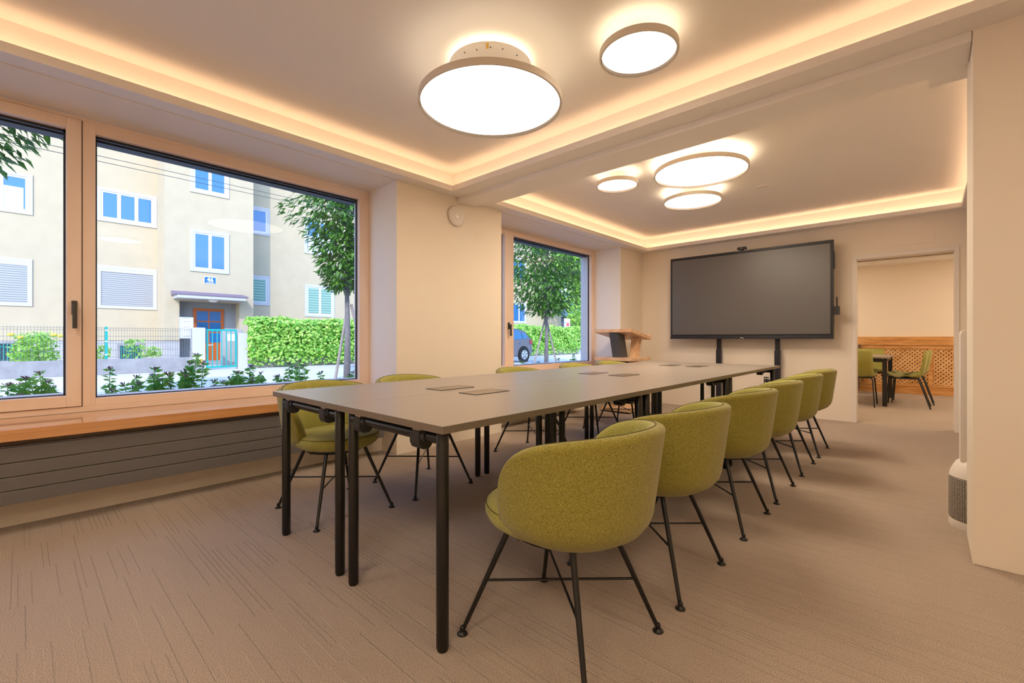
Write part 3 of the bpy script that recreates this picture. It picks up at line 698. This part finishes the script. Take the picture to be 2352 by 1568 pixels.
# ------------------------------------------------------------------ outside: apartment building
BX, TX = -22.0, -20.6
r = thing('apartment_building', (-21, 8, -.02), 'cream rendered apartment house with projecting entrance bay across the street', 'building')
def rb(mb, name, m, parent=None, **k):
    mb.v = [(x+21, y-8, z+.02) for x, y, z in mb.v]
    return mb.build(name, m, parent or r, **k)
rb(MB().box(BX-8, BX, -14, 29.8, .94, 9.6).box(BX-4, TX, 3.552, 4.0, .94, 9.6).box(BX, TX, 4.0, 6.0, 2.44, 9.6).box(BX, TX, 6.0, 6.518, 0, 9.6), 'facade', 'facade')
rb(MB().box(BX-8, BX+.015, -14, 29.8, -.02, .93).box(BX, TX+.015, 3.54, 4.0, -.02, .93), 'plinth', 'plinth')
rb(MB().box(BX, BX+.02, -14, 3.55, .93, .945).box(BX, TX+.03, 3.53, 4.0, .93, .945), 'drip_rail', 'wire')
rb(MB().box(BX, TX-.5, 4.0, 4.526, 0, 2.44).box(BX, TX-.5, 5.578, 6.0, 0, 2.44).box(BX, TX-.5, 4.526, 5.578, 2.2, 2.44), 'entrance_wall', 'portal')
def bwin(y0, y1, z0, z1, X, n=2, kind='pane', cur=False):
    b = .11
    s_ = rb(MB().box(X, X+.035, y0, y0+b, z0, z1).box(X, X+.035, y1-b, y1, z0, z1).box(X, X+.035, y0+b, y1-b, z0, z0+b).box(X, X+.035, y0+b, y1-b, z1-b, z1), 'window_surround', 'facwhite')
    iy0, iy1, iz0, iz1 = y0+b, y1-b, z0+b, z1-b
    def cp(mb, nm, m):
        mb.v = [(x+21, y-8, z+.02) for x, y, z in mb.v]; return mb.build(nm, m, s_)
    if kind == 'shutter':
        cp(MB().box(X-.0, X+.012, iy0, iy1, iz0, iz1-.12), 'roller_shutter', 'blindw'); cp(MB().box(X, X+.03, iy0, iy1, iz1-.12, iz1), 'shutter_box', 'facwhite'); return
    f = MB(); t = .06
    f.box(X, X+.02, iy0, iy0+t, iz0, iz1).box(X, X+.02, iy1-t, iy1, iz0, iz1).box(X, X+.018, iy0+t, iy1-t, iz0, iz0+t).box(X, X+.018, iy0+t, iy1-t, iz1-t, iz1)
    for k in range(1, n): yy = iy0+(iy1-iy0)*k/n; f.box(X, X+.024, yy-.055, yy+.055, iz0+.001, iz1-.001)
    cp(f, 'window_frame', 'pvc')
    cp(MB().box(X-.0, X+.006, iy0+.01, iy1-.01, iz0+.01, iz1-.01), 'pane', 'pane' if kind == 'pane' else kind)
    if cur: cp(MB().box(X+.006, X+.009, iy0+.1, iy1-.1, iz0+.05, iz0+.75), 'curtain', 'curtain')
for a in ((-1.75, .25, 5.13, 6.47, BX, 3, 'pane', True), (-1.75, .24, 2.09, 3.66, BX, 2, 'shutter'), (1.83, 3.545, 5.28, 6.5, BX, 3), (1.83, 3.545, 2.12, 3.68, BX, 2, 'shutter'),
          (-1.75, .25, 8.3, 9.7, BX, 2), (1.83, 3.545, 8.3, 9.7, BX, 3),
          (4.323, 5.629, 6.6, 8.15, TX, 2), (4.323, 5.629, 3.587, 5.2, TX, 2),
          (6.58, 7.627, 5.65, 6.9, BX, 1), (6.58, 7.627, 2.508, 3.83, BX, 1, 'blindg'),
          (9.16, 10.66, 5.12, 6.85, BX, 2, 'pane', True), (9.2, 10.67, 2.08, 3.63, BX, 2, 'blindg'),
          (13.6, 15.1, 5.2, 6.9, BX, 2), (13.6, 15.1, 2.1, 3.66, BX, 2), (18.2, 19.7, 5.2, 6.9, BX, 2), (18.2, 19.7, 2.1, 3.66, BX, 2),
          (23.7, 25.4, 5.3, 6.9, BX, 2), (23.84, 25.42, 2.13, 3.66, BX, 2)): bwin(*a)
def cellar(y0, y1, z0, z1):
    s_ = rb(MB().box(BX+.015, BX+.04, y0-.08, y0, z0, z1+.08).box(BX+.015, BX+.04, y1, y1+.08, z0, z1+.08).box(BX+.015, BX+.04, y0, y1, z1, z1+.08), 'cellar_window_frame', 'conc')
    q = MB().box(BX+.0155, BX+.02, y0, y1, z0, z1); q.v = [(x+21, y-8, z+.02) for x, y, z in q.v]; q.build('cellar_opening', 'grille', s_)
    q = MB()
    for k in range(9): yy = y0+(y1-y0)*(k+.5)/9; q.box(BX+.03, BX+.045, yy-.009, yy+.009, z0, z1)
    q.box(BX+.03, BX+.045, y0, y1, z1-.12, z1-.1); q.v = [(x+21, y-8, z+.02) for x, y, z in q.v]; q.build('cellar_grille', 'teal', s_)
cellar(2.46, 3.09, .2, .76); cellar(-.6, .15, .3, .86)
# canopy, entrance door, lamp, number plate
cp_ = rb(MB().box(TX, -19.85, 3.80, 6.02, 2.50, 2.62), 'canopy', 'facwhite', bevel=.01)
q = MB().prism([(-19.82, 2.62), (-19.82, 2.66), (TX, 2.80), (TX, 2.62)], 'y', 3.74, 6.1); q.v = [(x+21, y-8, z+.02) for x, y, z in q.v]; q.build('canopy_roof', 'canopy', cp_)
q = MB().lathe([(0, -.09), (.09, -.08), (.15, -.04), (.17, 0), (0, 0)], (-20.25, 5.0, 2.50), 24); q.v = [(x+21, y-8, z+.02) for x, y, z in q.v]; q.build('canopy_lamp', 'white', cp_, smooth=True)
DXX = TX-.52
dr_ = rb(MB().box(DXX, DXX+.05, 4.526, 5.578, .15, 2.2), 'entrance_door', 'redwood')
q = MB()
for j in range(2):
    for k in range(3):
        ya, yb_ = 4.526+.12+j*.43, 4.526+.12+j*.43+.38; za = .86+k*.43; q.box(DXX+.05, DXX+.056, ya, yb_, za, za+.38)
q.v = [(x+21, y-8, z+.02) for x, y, z in q.v]; q.build('door_panes', 'pane', dr_)
q = MB().box(DXX+.05, DXX+.09, 4.6, 4.62, 1.0, 1.2); q.v = [(x+21, y-8, z+.02) for x, y, z in q.v]; q.build('door_handle', 'steel', dr_)
rb(MB().box(TX-.5, TX+.3, 4.0, 6.0, -.02, .15), 'doorstep', 'conc')
r2 = thing('house_number_plate', (TX+.001, 4.98, 3.15), 'small blue enamel plate with white number 46 above the entrance canopy', 'sign')
MB().box(0, .012, -.20, .20, 0, .27).build('plate', 'signw', r2); MB().box(.012, .016, -.185, .185, .014, .256).build('blue_field', 'blue', r2)
tcv = bpy.data.curves.new('number', 'FONT'); tcv.body = '46'; tcv.size = .22; tcv.extrude = .003; tcv.align_x = 'CENTER'; tcv.offset = .006
to = bpy.data.objects.new('tmp', tcv); C.objects.link(to)
bpy.context.view_layer.update()
me = bpy.data.meshes.new_from_object(to.evaluated_get(bpy.context.evaluated_depsgraph_get())); bpy.data.objects.remove(to)
me.materials.clear(); me.materials.append(MT['signw'])
no = bpy.data.objects.new('number', me); C.objects.link(no); no.parent = r2; no.rotation_euler = (PI/2, 0, PI/2); no.location = (.018, 0, .085)
q = MB()
for k, (a, b) in enumerate(((-.13, -.06), (-.045, .02), (.03, .13))): q.box(.016, .018, a, b, .035, .055)
q.build('street_name_line', 'signw', r2)
r2 = thing('letterbox_panel', (TX+.02, 4.19, 1.02), 'pale grey bank of stacked letterboxes left of the entrance door', 'letterboxes')
MB().box(0, .18, -.21, .21, 0, .80).build('casing', 'steel', r2, bevel=.006)
for k in range(7):
    q = MB().box(.18, .186, -.18, .18, .03+k*.108, .03+k*.108+.085).build('letterbox_door', 'signw', r2); MB().box(.186, .19, -.12, .12, .085+k*.108, .097+k*.108).build('slot', 'dark', q)

# ------------------------------------------------------------------ outside: garden wall, fence, gate, hedge
GX = -17.3
o = MB().box(GX-.25, GX, -12, 3.72, -.02, .42).build('garden_wall', 'conc', bevel=.01); origin(o, (GX-.12, -4, -.02)); tag(o, 'low weathered concrete wall under the wire fence', 'wall')
def fence(y0, y1, lab):
    f = thing('wire_fence', (GX-.12, (y0+y1)/2, .42), lab, 'fence', 'wire mesh fence panels'); m = MB(); L = (y1-y0)/2; n = int((y1-y0)/.06)
    for k in range(n+1): y = -L+2*L*k/n; m.box(-.004, .004, y-.003, y+.003, .03, .93)
    for z in (.06, .26, .46, .66, .84, .90): m.box(-.005, .005, -L, L, z-.004, z+.004)
    m.build('wire_mesh', 'wire', f)
    q = MB().box(-.03, .03, -L-.0, -L+.06, 0, .935).build('post', 'teal', f)
    for z in (.12, .5, .82): MB().box(.03, .036, -L, -L+.06, z, z+.03).build('clip', 'signw', q)
fence(1.62, 3.70, 'wire mesh fence panel with teal post left of the gate pillar')
fence(-.44, 1.61, 'wire mesh fence panel with teal post in front of the rose bush')
fence(-2.5, -.45, 'wire mesh fence panel at the far left edge')
r = thing('gate_pillar', (GX-.12, 3.88, -.02), 'pale square meter pillar left of the teal gate', 'pillar')
MB().box(-.18, .12, -.165, .16, 0, .33).build('base', 'conc', r); MB().box(-.2, .16, -.17, .165, .33, 1.39).build('cabinet', 'facwhite', r, bevel=.01)
o = MB().box(GX+.005, GX+.05, 3.84, 3.96, .19, .36).build('yellow_marker_box', 'yellow', bevel=.01); origin(o, (GX+.005, 3.9, .19)); tag(o, 'small yellow box on the foot of the gate pillar', 'box')
r = thing('garden_gate', (GX-.05, 4.53, .05), 'teal metal garden gate with vertical bars', 'gate')
m = MB().box(-.02, .02, -.44, -.39, 0, 1.28).box(-.02, .02, .39, .44, 0, 1.28).box(-.018, .018, -.39, .39, 1.22, 1.28).box(-.018, .018, -.39, .39, 0, .06); m.build('gate_frame', 'teal', r)
for k in range(5): MB().box(-.012, .012, -.27+k*.135-.014, -.27+k*.135+.014, .06, 1.22).build('bar', 'teal', r)
MB().box(.02, .06, -.40, -.26, .74, .77).build('handle', 'steel', r)
r = thing('intercom_stele', (GX-1.5, 5.25, -.02), 'rounded pale stele behind the garden gate', 'stele')
MB().prism([(-.35, 0), (.35, 0), (.35, 1.25), (.3, 1.35), (.2, 1.4), (-.2, 1.4), (-.3, 1.35), (-.35, 1.25)], 'x', -.15, .15).build('body', 'plinth', r); MB().box(.15, .16, -.2, .1, .95, 1.2).build('panel', 'signw', r)
o = MB().box(GX-.3, GX, 5.01, 5.3, -.02, 1.2).build('gate_post', 'facwhite', bevel=.01); origin(o, (GX-.15, 5.15, -.02)); tag(o, 'white masonry post between the gate and the ivy hedge', 'pillar')

def leaf(m, p, d, n, L, W, fold=.25):       # pointed folded leaf from p along d, normal n
    d = d.normalized(); s_ = d.cross(n)
    if s_.length < 1e-3: s_ = d.cross(Vector((1, 0, 0)))
    s_.normalize(); n = s_.cross(d).normalized()
    a = p; b = p+d*L*.45-n*W*fold; t = p+d*L-n*L*.12
    l = p+d*L*.4+s_*W; r_ = p+d*L*.4-s_*W
    o = len(m.v); m.v += [tuple(a), tuple(l), tuple(b), tuple(r_), tuple(t)]
    m.f += [(o, o+2, o+1), (o, o+3, o+2), (o+1, o+2, o+4), (o+2, o+3, o+4)]; m.m += [0]*4
def rv(R): return Vector((R.gauss(0, 1), R.gauss(0, 1), R.gauss(0, 1))).normalized()
class LM(MB):
    def done(s, name, m, parent, off):
        me = bpy.data.meshes.new(name); me.from_pydata([(x-off[0], y-off[1], z-off[2]) for x, y, z in s.v], [], s.f); me.materials.append(MT[m] if isinstance(m, str) else m)
        o = bpy.data.objects.new(name, me); C.objects.link(o); o.parent = parent; return o
def hedge(y0, y1, z0, z1, lab, seed, n):
    R = random.Random(seed); r = thing('ivy_hedge', (GX, (y0+y1)/2, -.02), lab, 'hedge', 'ivy covered street walls'); off = (GX, (y0+y1)/2, -.02)
    q = MB().box(-.35, -.12, -(y1-y0)/2+.1, (y1-y0)/2, 0, z1-.10); q.build('masonry', 'conc', r)
    q = MB(); 
    q.box(-.36, -.06, -(y1-y0)/2, (y1-y0)/2, z0+.25, z1-.08); q.build('ivy_mass', mat('ivy_dark%d' % seed, '3f7a26', .9, noise=.3, nscale=8), r)
    m = LM()
    for _ in range(n):
        y = R.uniform(y0-.12, y1+.1); z = R.uniform(z0, z1)
        if z < z0+.3 and R.random() < .5: z += .3
        edge = .12*math.sin(y*2.3)+.06*math.sin(y*7)
        x = GX+R.uniform(-.08, .16)+.06*math.sin(y*3+z*4)
        if R.random() < .28: x = GX-R.uniform(0, .4); z = z1+R.uniform(-.1, .1)+edge*.3
        d = Vector((R.uniform(.1, .8), R.uniform(-.8, .8), R.uniform(-1, .2))); L = R.uniform(.08, .155)
        leaf(m, Vector((x, y, z)), d, Vector((.8, -.2, .9))+rv(R)*.5, L, L*.45)
    m.done('ivy_leaves', 'leafb', r, off)
hedge(5.42, 13.0, .12, 1.68, 'bright green ivy covering the street wall right of the gate', 1, 11000)
hedge(17.3, 25.6, .12, 1.72, 'ivy covered wall seen through the far window behind the parked car', 2, 7000)

# rose bush behind fence & weeds
R = random.Random(5)
r = thing('rose_bush', (-18.6, .35, 0), 'green rose bush with yellow blooms behind the wire fence', 'bush'); m = LM()
for _ in range(900):
    a = R.uniform(0, 2*PI); rr = R.random()**.5; h_ = R.random(); y = .25+math.cos(a)*rr*.6*(1-.4*h_); x = -18.6+math.sin(a)*rr*.5; z = .2+h_*.95
    leaf(m, Vector((x, y, z)), rv(R), Vector((.5, 0, 1)), .13, .04)
m.done('foliage', 'leafb', r, (-18.6, .35, 0))
for y, z in ((-.2, 1.12), (-.02, 1.05), (.62, 1.12), (.75, 1.09)):
    MB().lathe([(0, -.05), (.06, -.03), (.085, .01), (.06, .045), (0, .05)], (.35, y-.35, z), 10).build('yellow_bloom', 'yflower', r, smooth=True)
MB().tube([(0, 0, -.02), (0, -.05, .9)], .012, 6).build('stem', 'bark', r)
for i, (y, h_) in enumerate(((1.55, .32), (2.3, .55), (2.75, .3))):
    r = thing('weed_plant', (-17.8, y, 0), 'small bright weed on the garden wall, %s of the cellar window' % ('left', 'in front', 'right')[i], 'plant', 'weeds behind the wire fence'); m = LM()
    for _ in range(70): leaf(m, Vector((-17.7+R.uniform(-.1, .1), y+R.uniform(-.2, .2), .42+R.random()*h_)), rv(R)+Vector((0, 0, .4)), Vector((1, 0, 1)), .14, .035)
    m.done('foliage', 'leafb', r, (-17.8, y, 0)); MB().tube([(0, 0, -.02), (.1, 0, .45), (.1, 0, .42+h_)], .008, 5).build('stem', 'leafs', r)

# ------------------------------------------------------------------ outside: street trees with stakes
def tree(x, y, lab, seed, n, zb, ztp, rmax, lean=0, trunk_h=2.2, lm='leaf', LS=.17, tr=.085, grow=1.2):
    R = random.Random(seed); r = thing('street_tree', (x, y, -.02), lab, 'tree', 'street trees with stakes')
    def sub(mb, nm, m, **k): mb.v = [(a-x, b-y, c+.02) for a, b, c in mb.v]; return mb.build(nm, m, r, **k)
    sub(MB().tube([(x, y, -.02), (x, y+.02, trunk_h*.5), (x, y+lean, trunk_h), (x, y+lean, ztp-.6)], [tr, tr*.8, tr*.62, .02], 12), 'trunk', 'bark', smooth=True)
    bm_ = MB(); tips = []
    for k in range(22):
        a = R.uniform(0, 2*PI); z0 = trunk_h-.35+(ztp-trunk_h-.6)*(k/22)**1.2; f = (z0-zb)/(ztp-zb)
        ln = rmax*(.45+.75*min(1, max(0, (z0-zb)/(grow))))*R.uniform(.75, 1.05); up = R.uniform(.7, 1.3)
        p0 = Vector((x, y+lean, z0)); d = Vector((math.cos(a), math.sin(a), up)).normalized()
        p1 = p0+d*ln*.6; p2 = p1+Vector((d.x, d.y, d.z*.5))*ln*.5
        bm_.tube([p0, p1, p2], [.022, .013, .005], 6); tips += [(p0, p1, p2)]
    sub(bm_, 'branches', 'bark', smooth=True)
    m = LM()
    for _ in range(n):
        z = zb+(ztp-zb)*R.random()**.8; f = (z-zb)
        rr = rmax*min(1, .28+.72*(f/grow)**.8)*(1 if z < ztp-.8 else max(.1, (ztp-z)/.8)**.5)
        a = R.uniform(0, 2*PI); q = (R.random()**.45)*rr*(1+.22*math.sin(3*a+z*2.1+seed)+.12*math.sin(5*z))
        p0 = Vector((x+math.cos(a)*q, y+lean+math.sin(a)*q, z)); d = Vector((math.cos(a), math.sin(a), R.uniform(-1.3, .1)))+rv(R)*.5
        L = LS*R.uniform(.7, 1.2); leaf(m, p0, d, Vector((math.cos(a)*.5, math.sin(a)*.5, 1))+rv(R)*.4, L, L*.24)
    m.done('foliage', lm, r, (x, y, -.02))
    return r
tree(-11.0, 5.67, 'staked street tree filling the right edge of the large window', 11, 4000, 2.25, 5.2, 1.42, 0, 2.35, LS=.19, grow=2.7)
tree(-10.8, 13.67, 'staked street tree in the far window', 12, 5200, 1.95, 5.8, 2.3, 0, 2.0, LS=.22, grow=1.9)
tree(-8.0, -.88, 'street tree whose leaves reach into the top left of the large window', 13, 3400, 2.7, 5.2, 1.05, 0, 2.4, LS=.17, grow=.7)
for (x, y, tx_, ty_, zt_, l) in ((-11.3, 5.56-.05, -11.02, 5.72, 1.95, 'left'), (-10.8, 6.15, -10.98, 5.78, 1.9, 'right'), (-11.0, 13.15, -10.85, 13.75, 2.0, 'left'), (-10.6, 14.1, -10.78, 13.72, 1.6, 'right')):
    o = MB().tube([(x, y, -.02), (tx_, ty_, zt_)], .035, 10).build('tree_stake', 'stake', smooth='auto'); origin(o, (x, y, -.02))
    tag(o, 'wooden stake leaning on the %s of the tree in the %s window' % (l, 'large' if y < 8 else 'far'), 'stake', 'tree stakes')
# big bright tree and a neighbour building beyond
def bigtree(x, y, z0, z1, rad_, n, lab, seed):
    R = random.Random(seed); r = thing('broadleaf_tree', (x, y, -.02), lab, 'tree')
    MB().tube([(0, 0, 0), (0, .1, z0+1), (.1, .2, z1-1)], [.2, .15, .05], 10).build('trunk', 'bark', r)
    m = LM(); cs = [(R.uniform(-.75, .75)*rad_, R.uniform(-.75, .75)*rad_, R.uniform(z0+.8, z1-1), R.uniform(.45, .75)*rad_*.6) for _ in range(26)]
    for _ in range(n):
        c_ = R.choice(cs); d = rv(R); p0 = Vector((x+c_[0], y+c_[1], c_[2]))+d*c_[3]*R.uniform(.8, 1.05)
        leaf(m, p0, d+rv(R)*.6+Vector((0, 0, -.4)), d+Vector((0, 0, .5)), .30, .11)
    m.done('foliage', 'leafb', r, (x, y, -.02))
bigtree(-18.7, 28.2, 1.9, 8.5, 2.1, 8000, 'tall bright green tree beyond the street tree in the far window', 21)
r = thing('neighbour_house', (-31, 46, -.02), 'house with slate roof and grey glazed front beyond the far window tree', 'building')
MB().box(-4, 4, -6, 8, 0, 3.4).build('wall', 'greybox', r)
MB().prism([(-6.5, 3.4), (8.5, 3.4), (7.5, 6.0), (-5.5, 6.0)], 'x', -4.4, 4.4).build('roof', 'roof', r)
for k in range(6): q = MB().box(4.0, 4.05, -5.5+k*2.2, -3.9+k*2.2, .8, 3.1).build('window', 'pvc', r); MB().box(4.05, 4.07, -5.4+k*2.2, -4.0+k*2.2, .9, 3.0).build('pane', 'grille', q)
r = thing('roadside_poster', (-18.6, 25.9, -.02), 'white poster board with a red clad figure and blue arrow beyond the hedge', 'poster')
MB().tube([(0, 0, 0), (0, 0, 1.80)], .025, 8).build('pole', 'steel', r)
MB().box(-.02, .01, -.33, .33, 1.78, 2.44).build('board', 'signw', r)
def yz(poly, x0, x1): return MB().prism([(y*.44, 2.11+(z-2.05)*.46) for y, z in poly], 'x', x0, x1)
yz([(-.3, 1.6), (.5, 1.6), (.55, 1.95), (.3, 2.2), (.0, 2.2), (-.2, 1.95)], .01, .014).build('printed_figure', 'red', r)
yz([(.1+.14*math.cos(a*PI/8), 2.4+.17*math.sin(a*PI/8)) for a in range(16)], .014, .018).build('printed_head', 'skin', r)
yz([(-.65, 2.1), (-.48, 1.75), (-.48, 2.45)], .01, .014).build('printed_arrow', 'blue', r)

# ------------------------------------------------------------------ flowering shrubs under the windows
def shrub(x, y, h_, seed, lab, dense=1.0, nst=3, fl='flower'):
    R = random.Random(seed); r = thing('flowering_shrub', (x, y, .02), lab, 'shrub', 'leafy shrubs outside the windows'); m = LM(); sm = MB(); fm = MB()
    for k in range(nst):
        a = R.uniform(0, 2*PI); ox, oy = R.uniform(-.07, .07), R.uniform(-.1, .1); hh = h_*(1 if k == 0 else R.uniform(.72, .95)); le = 0 if k == 0 else R.uniform(.02, .09)
        base_ = Vector((ox*.3, oy*.3, 0)); tip = Vector((ox+math.cos(a)*le, oy+math.sin(a)*le, hh-.02))
        sm.tube([base_, base_.lerp(tip, .5)+Vector((.01, 0, 0)), tip], [.005, .004, .0025], 5)
        n = int(hh*125*dense)
        for i in range(n):
            t = .18+.82*i/n; p0 = base_.lerp(tip, t); b = i*2.4+R.random(); L = (.088-.035*t**3)*R.uniform(.8, 1.2)
            leaf(m, p0, Vector((math.cos(b), math.sin(b), R.uniform(-.5, .6))), Vector((math.cos(b)*.3, math.sin(b)*.3, .5))+rv(R)*.9, L, L*.24, .2)
        for q in range(10):
            b = R.uniform(0, 2*PI); e = R.uniform(.008, .034); tq = tip+Vector((math.cos(b)*e, math.sin(b)*e, .012+R.uniform(-.006, .006)))
            fm.tube([tip-Vector((0, 0, .02)), tq], [.0008, .003], 5)
    m.done('foliage', 'leafs', r, (0, 0, 0)); sm.build('stems', 'leafs', r); fm.build('flower_head', fl, r)
def shpos(y, x=-5.0): return x, y
SH = [(-.35, .74), (-.07, .74), (.16, .77), (.45, .79), (.62, .66), (.74, .77), (.86, .72), (.98, .89), (1.07, .81), (1.22, .64), (1.34, .71), (1.48, .755), (1.60, .69), (1.83, .785), (2.03, .785), (2.15, .74), (2.55, .65),
      (5.5, .70), (5.72, .67), (6.0, .625), (6.68, .66), (7.1, .73), (4.9, .66)]
nm_ = ['at the far left edge', 'left half of the sash, ', ]
desc = ['low leafy shrub left of the photo edge outside the sash', 'leafy shrub with flat flower head at the left edge of the sash', 'tallest shrub of the sash window with a flat flower head',
 'thin shrub at the left edge of the large pane', 'short shrub between the thin one and the lilac one', 'wide shrub left of the lilac flowered one', 'bushy shrub with small lilac flowers in the large pane',
 'tallest leafy shrub, standing before the gate pillar', 'thin curved shrub just right of the tallest', 'low bushy shrub before the teal gate', 'leafy shrub right below the gate', 'shrub before the left end of the ivy',
 'shrub before the middle of the ivy, left one', 'tall shrub before the middle of the ivy', 'thin upright shrub right of the middle of the ivy', 'second thin upright shrub, closer to the staked tree', 'small shrub at the foot of the staked tree',
 'shrub below the parked car in the far window', 'shrub right of the car wheel in the far window', 'lowest shrub in the middle of the far window', 'shrub right of the tree trunk in the far window', 'tallest shrub at the right of the far window', 'shrub at the left edge of the far window']
for i, (y, h_) in enumerate(SH):
    shrub(-4.95+.06*math.sin(i*2.1), y, h_-.02, 100+i, desc[i], 1.0 if i not in (3, 8, 14, 15) else .8, (2 if i in (3, 8, 14, 15) else 6), 'lflower' if i == 6 else 'flower')

# ------------------------------------------------------------------ overhead wires
for (z, y0, l) in ((3.71, -8, 'upper'), (3.63, -8, 'lower')):
    o = MB().tube([(-9, -8, z+.1), (-9, 0, z), (-9, 6, z-.0), (-9, 18, z+.05)], .0045, 5).build('overhead_wire', 'wire'); origin(o, (-9, 0, z)); tag(o, '%s of the two thin wires crossing the facade' % l, 'wire', 'overhead wires')

# ------------------------------------------------------------------ parked car
r = thing('parked_car', (-14.0, 13.8, -.02), 'grey purple hatchback parked across the street in the far window', 'car')
def cmap(mb): return mb
half = .82
side = [(-2.0, .35), (-2.02, .75), (-1.2, .92), (-.75, 1.0), (-.1, 1.42), (.9, 1.46), (1.45, 1.36), (1.78, 1.0), (1.86, .85), (1.9, .55), (1.84, .32), (1.6, .28), (-1.7, .25)]
m = MB(); rows = []
for hx, sc_ in ((-half, .90), (-half*.97, 1.0), (half*.97, 1.0), (half, .90)):
    rows.append([(hx if z < .95 else hx*(1-.28*(z-.95)), y*(.985 if sc_ < 1 else 1), .02+z*(.985 if sc_ < 1 else 1)) for y, z in side])
n = len(side); m.v = [p_ for rw in rows for p_ in rw]
for i in range(3):
    for k in range(n): m.f.append((i*n+k, (i+1)*n+k, (i+1)*n+(k+1) % n, i*n+(k+1) % n))
m.f += [tuple(range(n)), tuple(reversed(range(3*n, 4*n)))]; m.m = [0]*len(m.f)
m.build('body', 'car', r, bevel=.03)
for sx in (-1, 1):
    def gl(poly): 
        xs = [sx*(half*(1-.28*(z-.95))+.004) for y, z in poly]; q = MB(); q.v = [(x, y, z+.02) for x, (y, z) in zip(xs, poly)]+[(x+sx*.006, y, z+.02) for x, (y, z) in zip(xs, poly)]
        k = len(poly); q.f = [tuple(range(k)), tuple(reversed(range(k, 2*k)))]+[(i, (i+1) % k, k+(i+1) % k, k+i) for i in range(k)]; q.m = [0]*len(q.f); return q
    gl([(-.55, 1.0), (-.02, 1.36), (.45, 1.39), (.45, .98)]).build('side_window', 'carglass', r)
    gl([(.5, .98), (.5, 1.39), (.95, 1.39), (1.15, 1.3), (1.2, 1.0)]).build('side_window', 'carglass', r)
    gl([(1.24, 1.02), (1.2, 1.28), (1.38, 1.26), (1.55, 1.05)]).build('quarter_window', 'carglass', r)
    for y in (-1.25, 1.28):
        def wheel(prof, x): q = MB().lathe(prof, n=28); q.v = [(x+c*sx, y+a, b+.32) for a, b, c in q.v]; return q
        a_ = wheel([(0, 0), (.39, 0), (.39, .01), (0, .01)], sx*half*.99).build('wheel_arch', 'tyre', r)
        t_ = wheel([(0, 0), (.31, 0), (.315, .03), (.30, .055), (0, .055)], sx*(half-.005)).build('tyre', 'tyre', r, smooth='auto')
        wheel([(0, .0), (.21, .0), (.20, .012), (.05, .02), (0, .02)], sx*(half+.05)).build('rim', 'rim', t_, smooth='auto')
        sp_ = MB()
        for k in range(5):
            a = k*2*PI/5+.3; sp_.tube([(sx*(half+.075), y+.05*math.cos(a), .32+.05*math.sin(a)), (sx*(half+.072), y+.19*math.cos(a), .32+.19*math.sin(a))], .012, 5)
        sp_.build('spokes', 'tyre', t_)
    MB().box(sx*(half-.18), sx*(half+.008), 1.70, 1.865, .78, 1.0).build('tail_light', 'tail', r, bevel=.01)
    MB().box(sx*half, sx*(half+.02), .95, 1.1, .80, .83).build('door_handle', 'car', r)
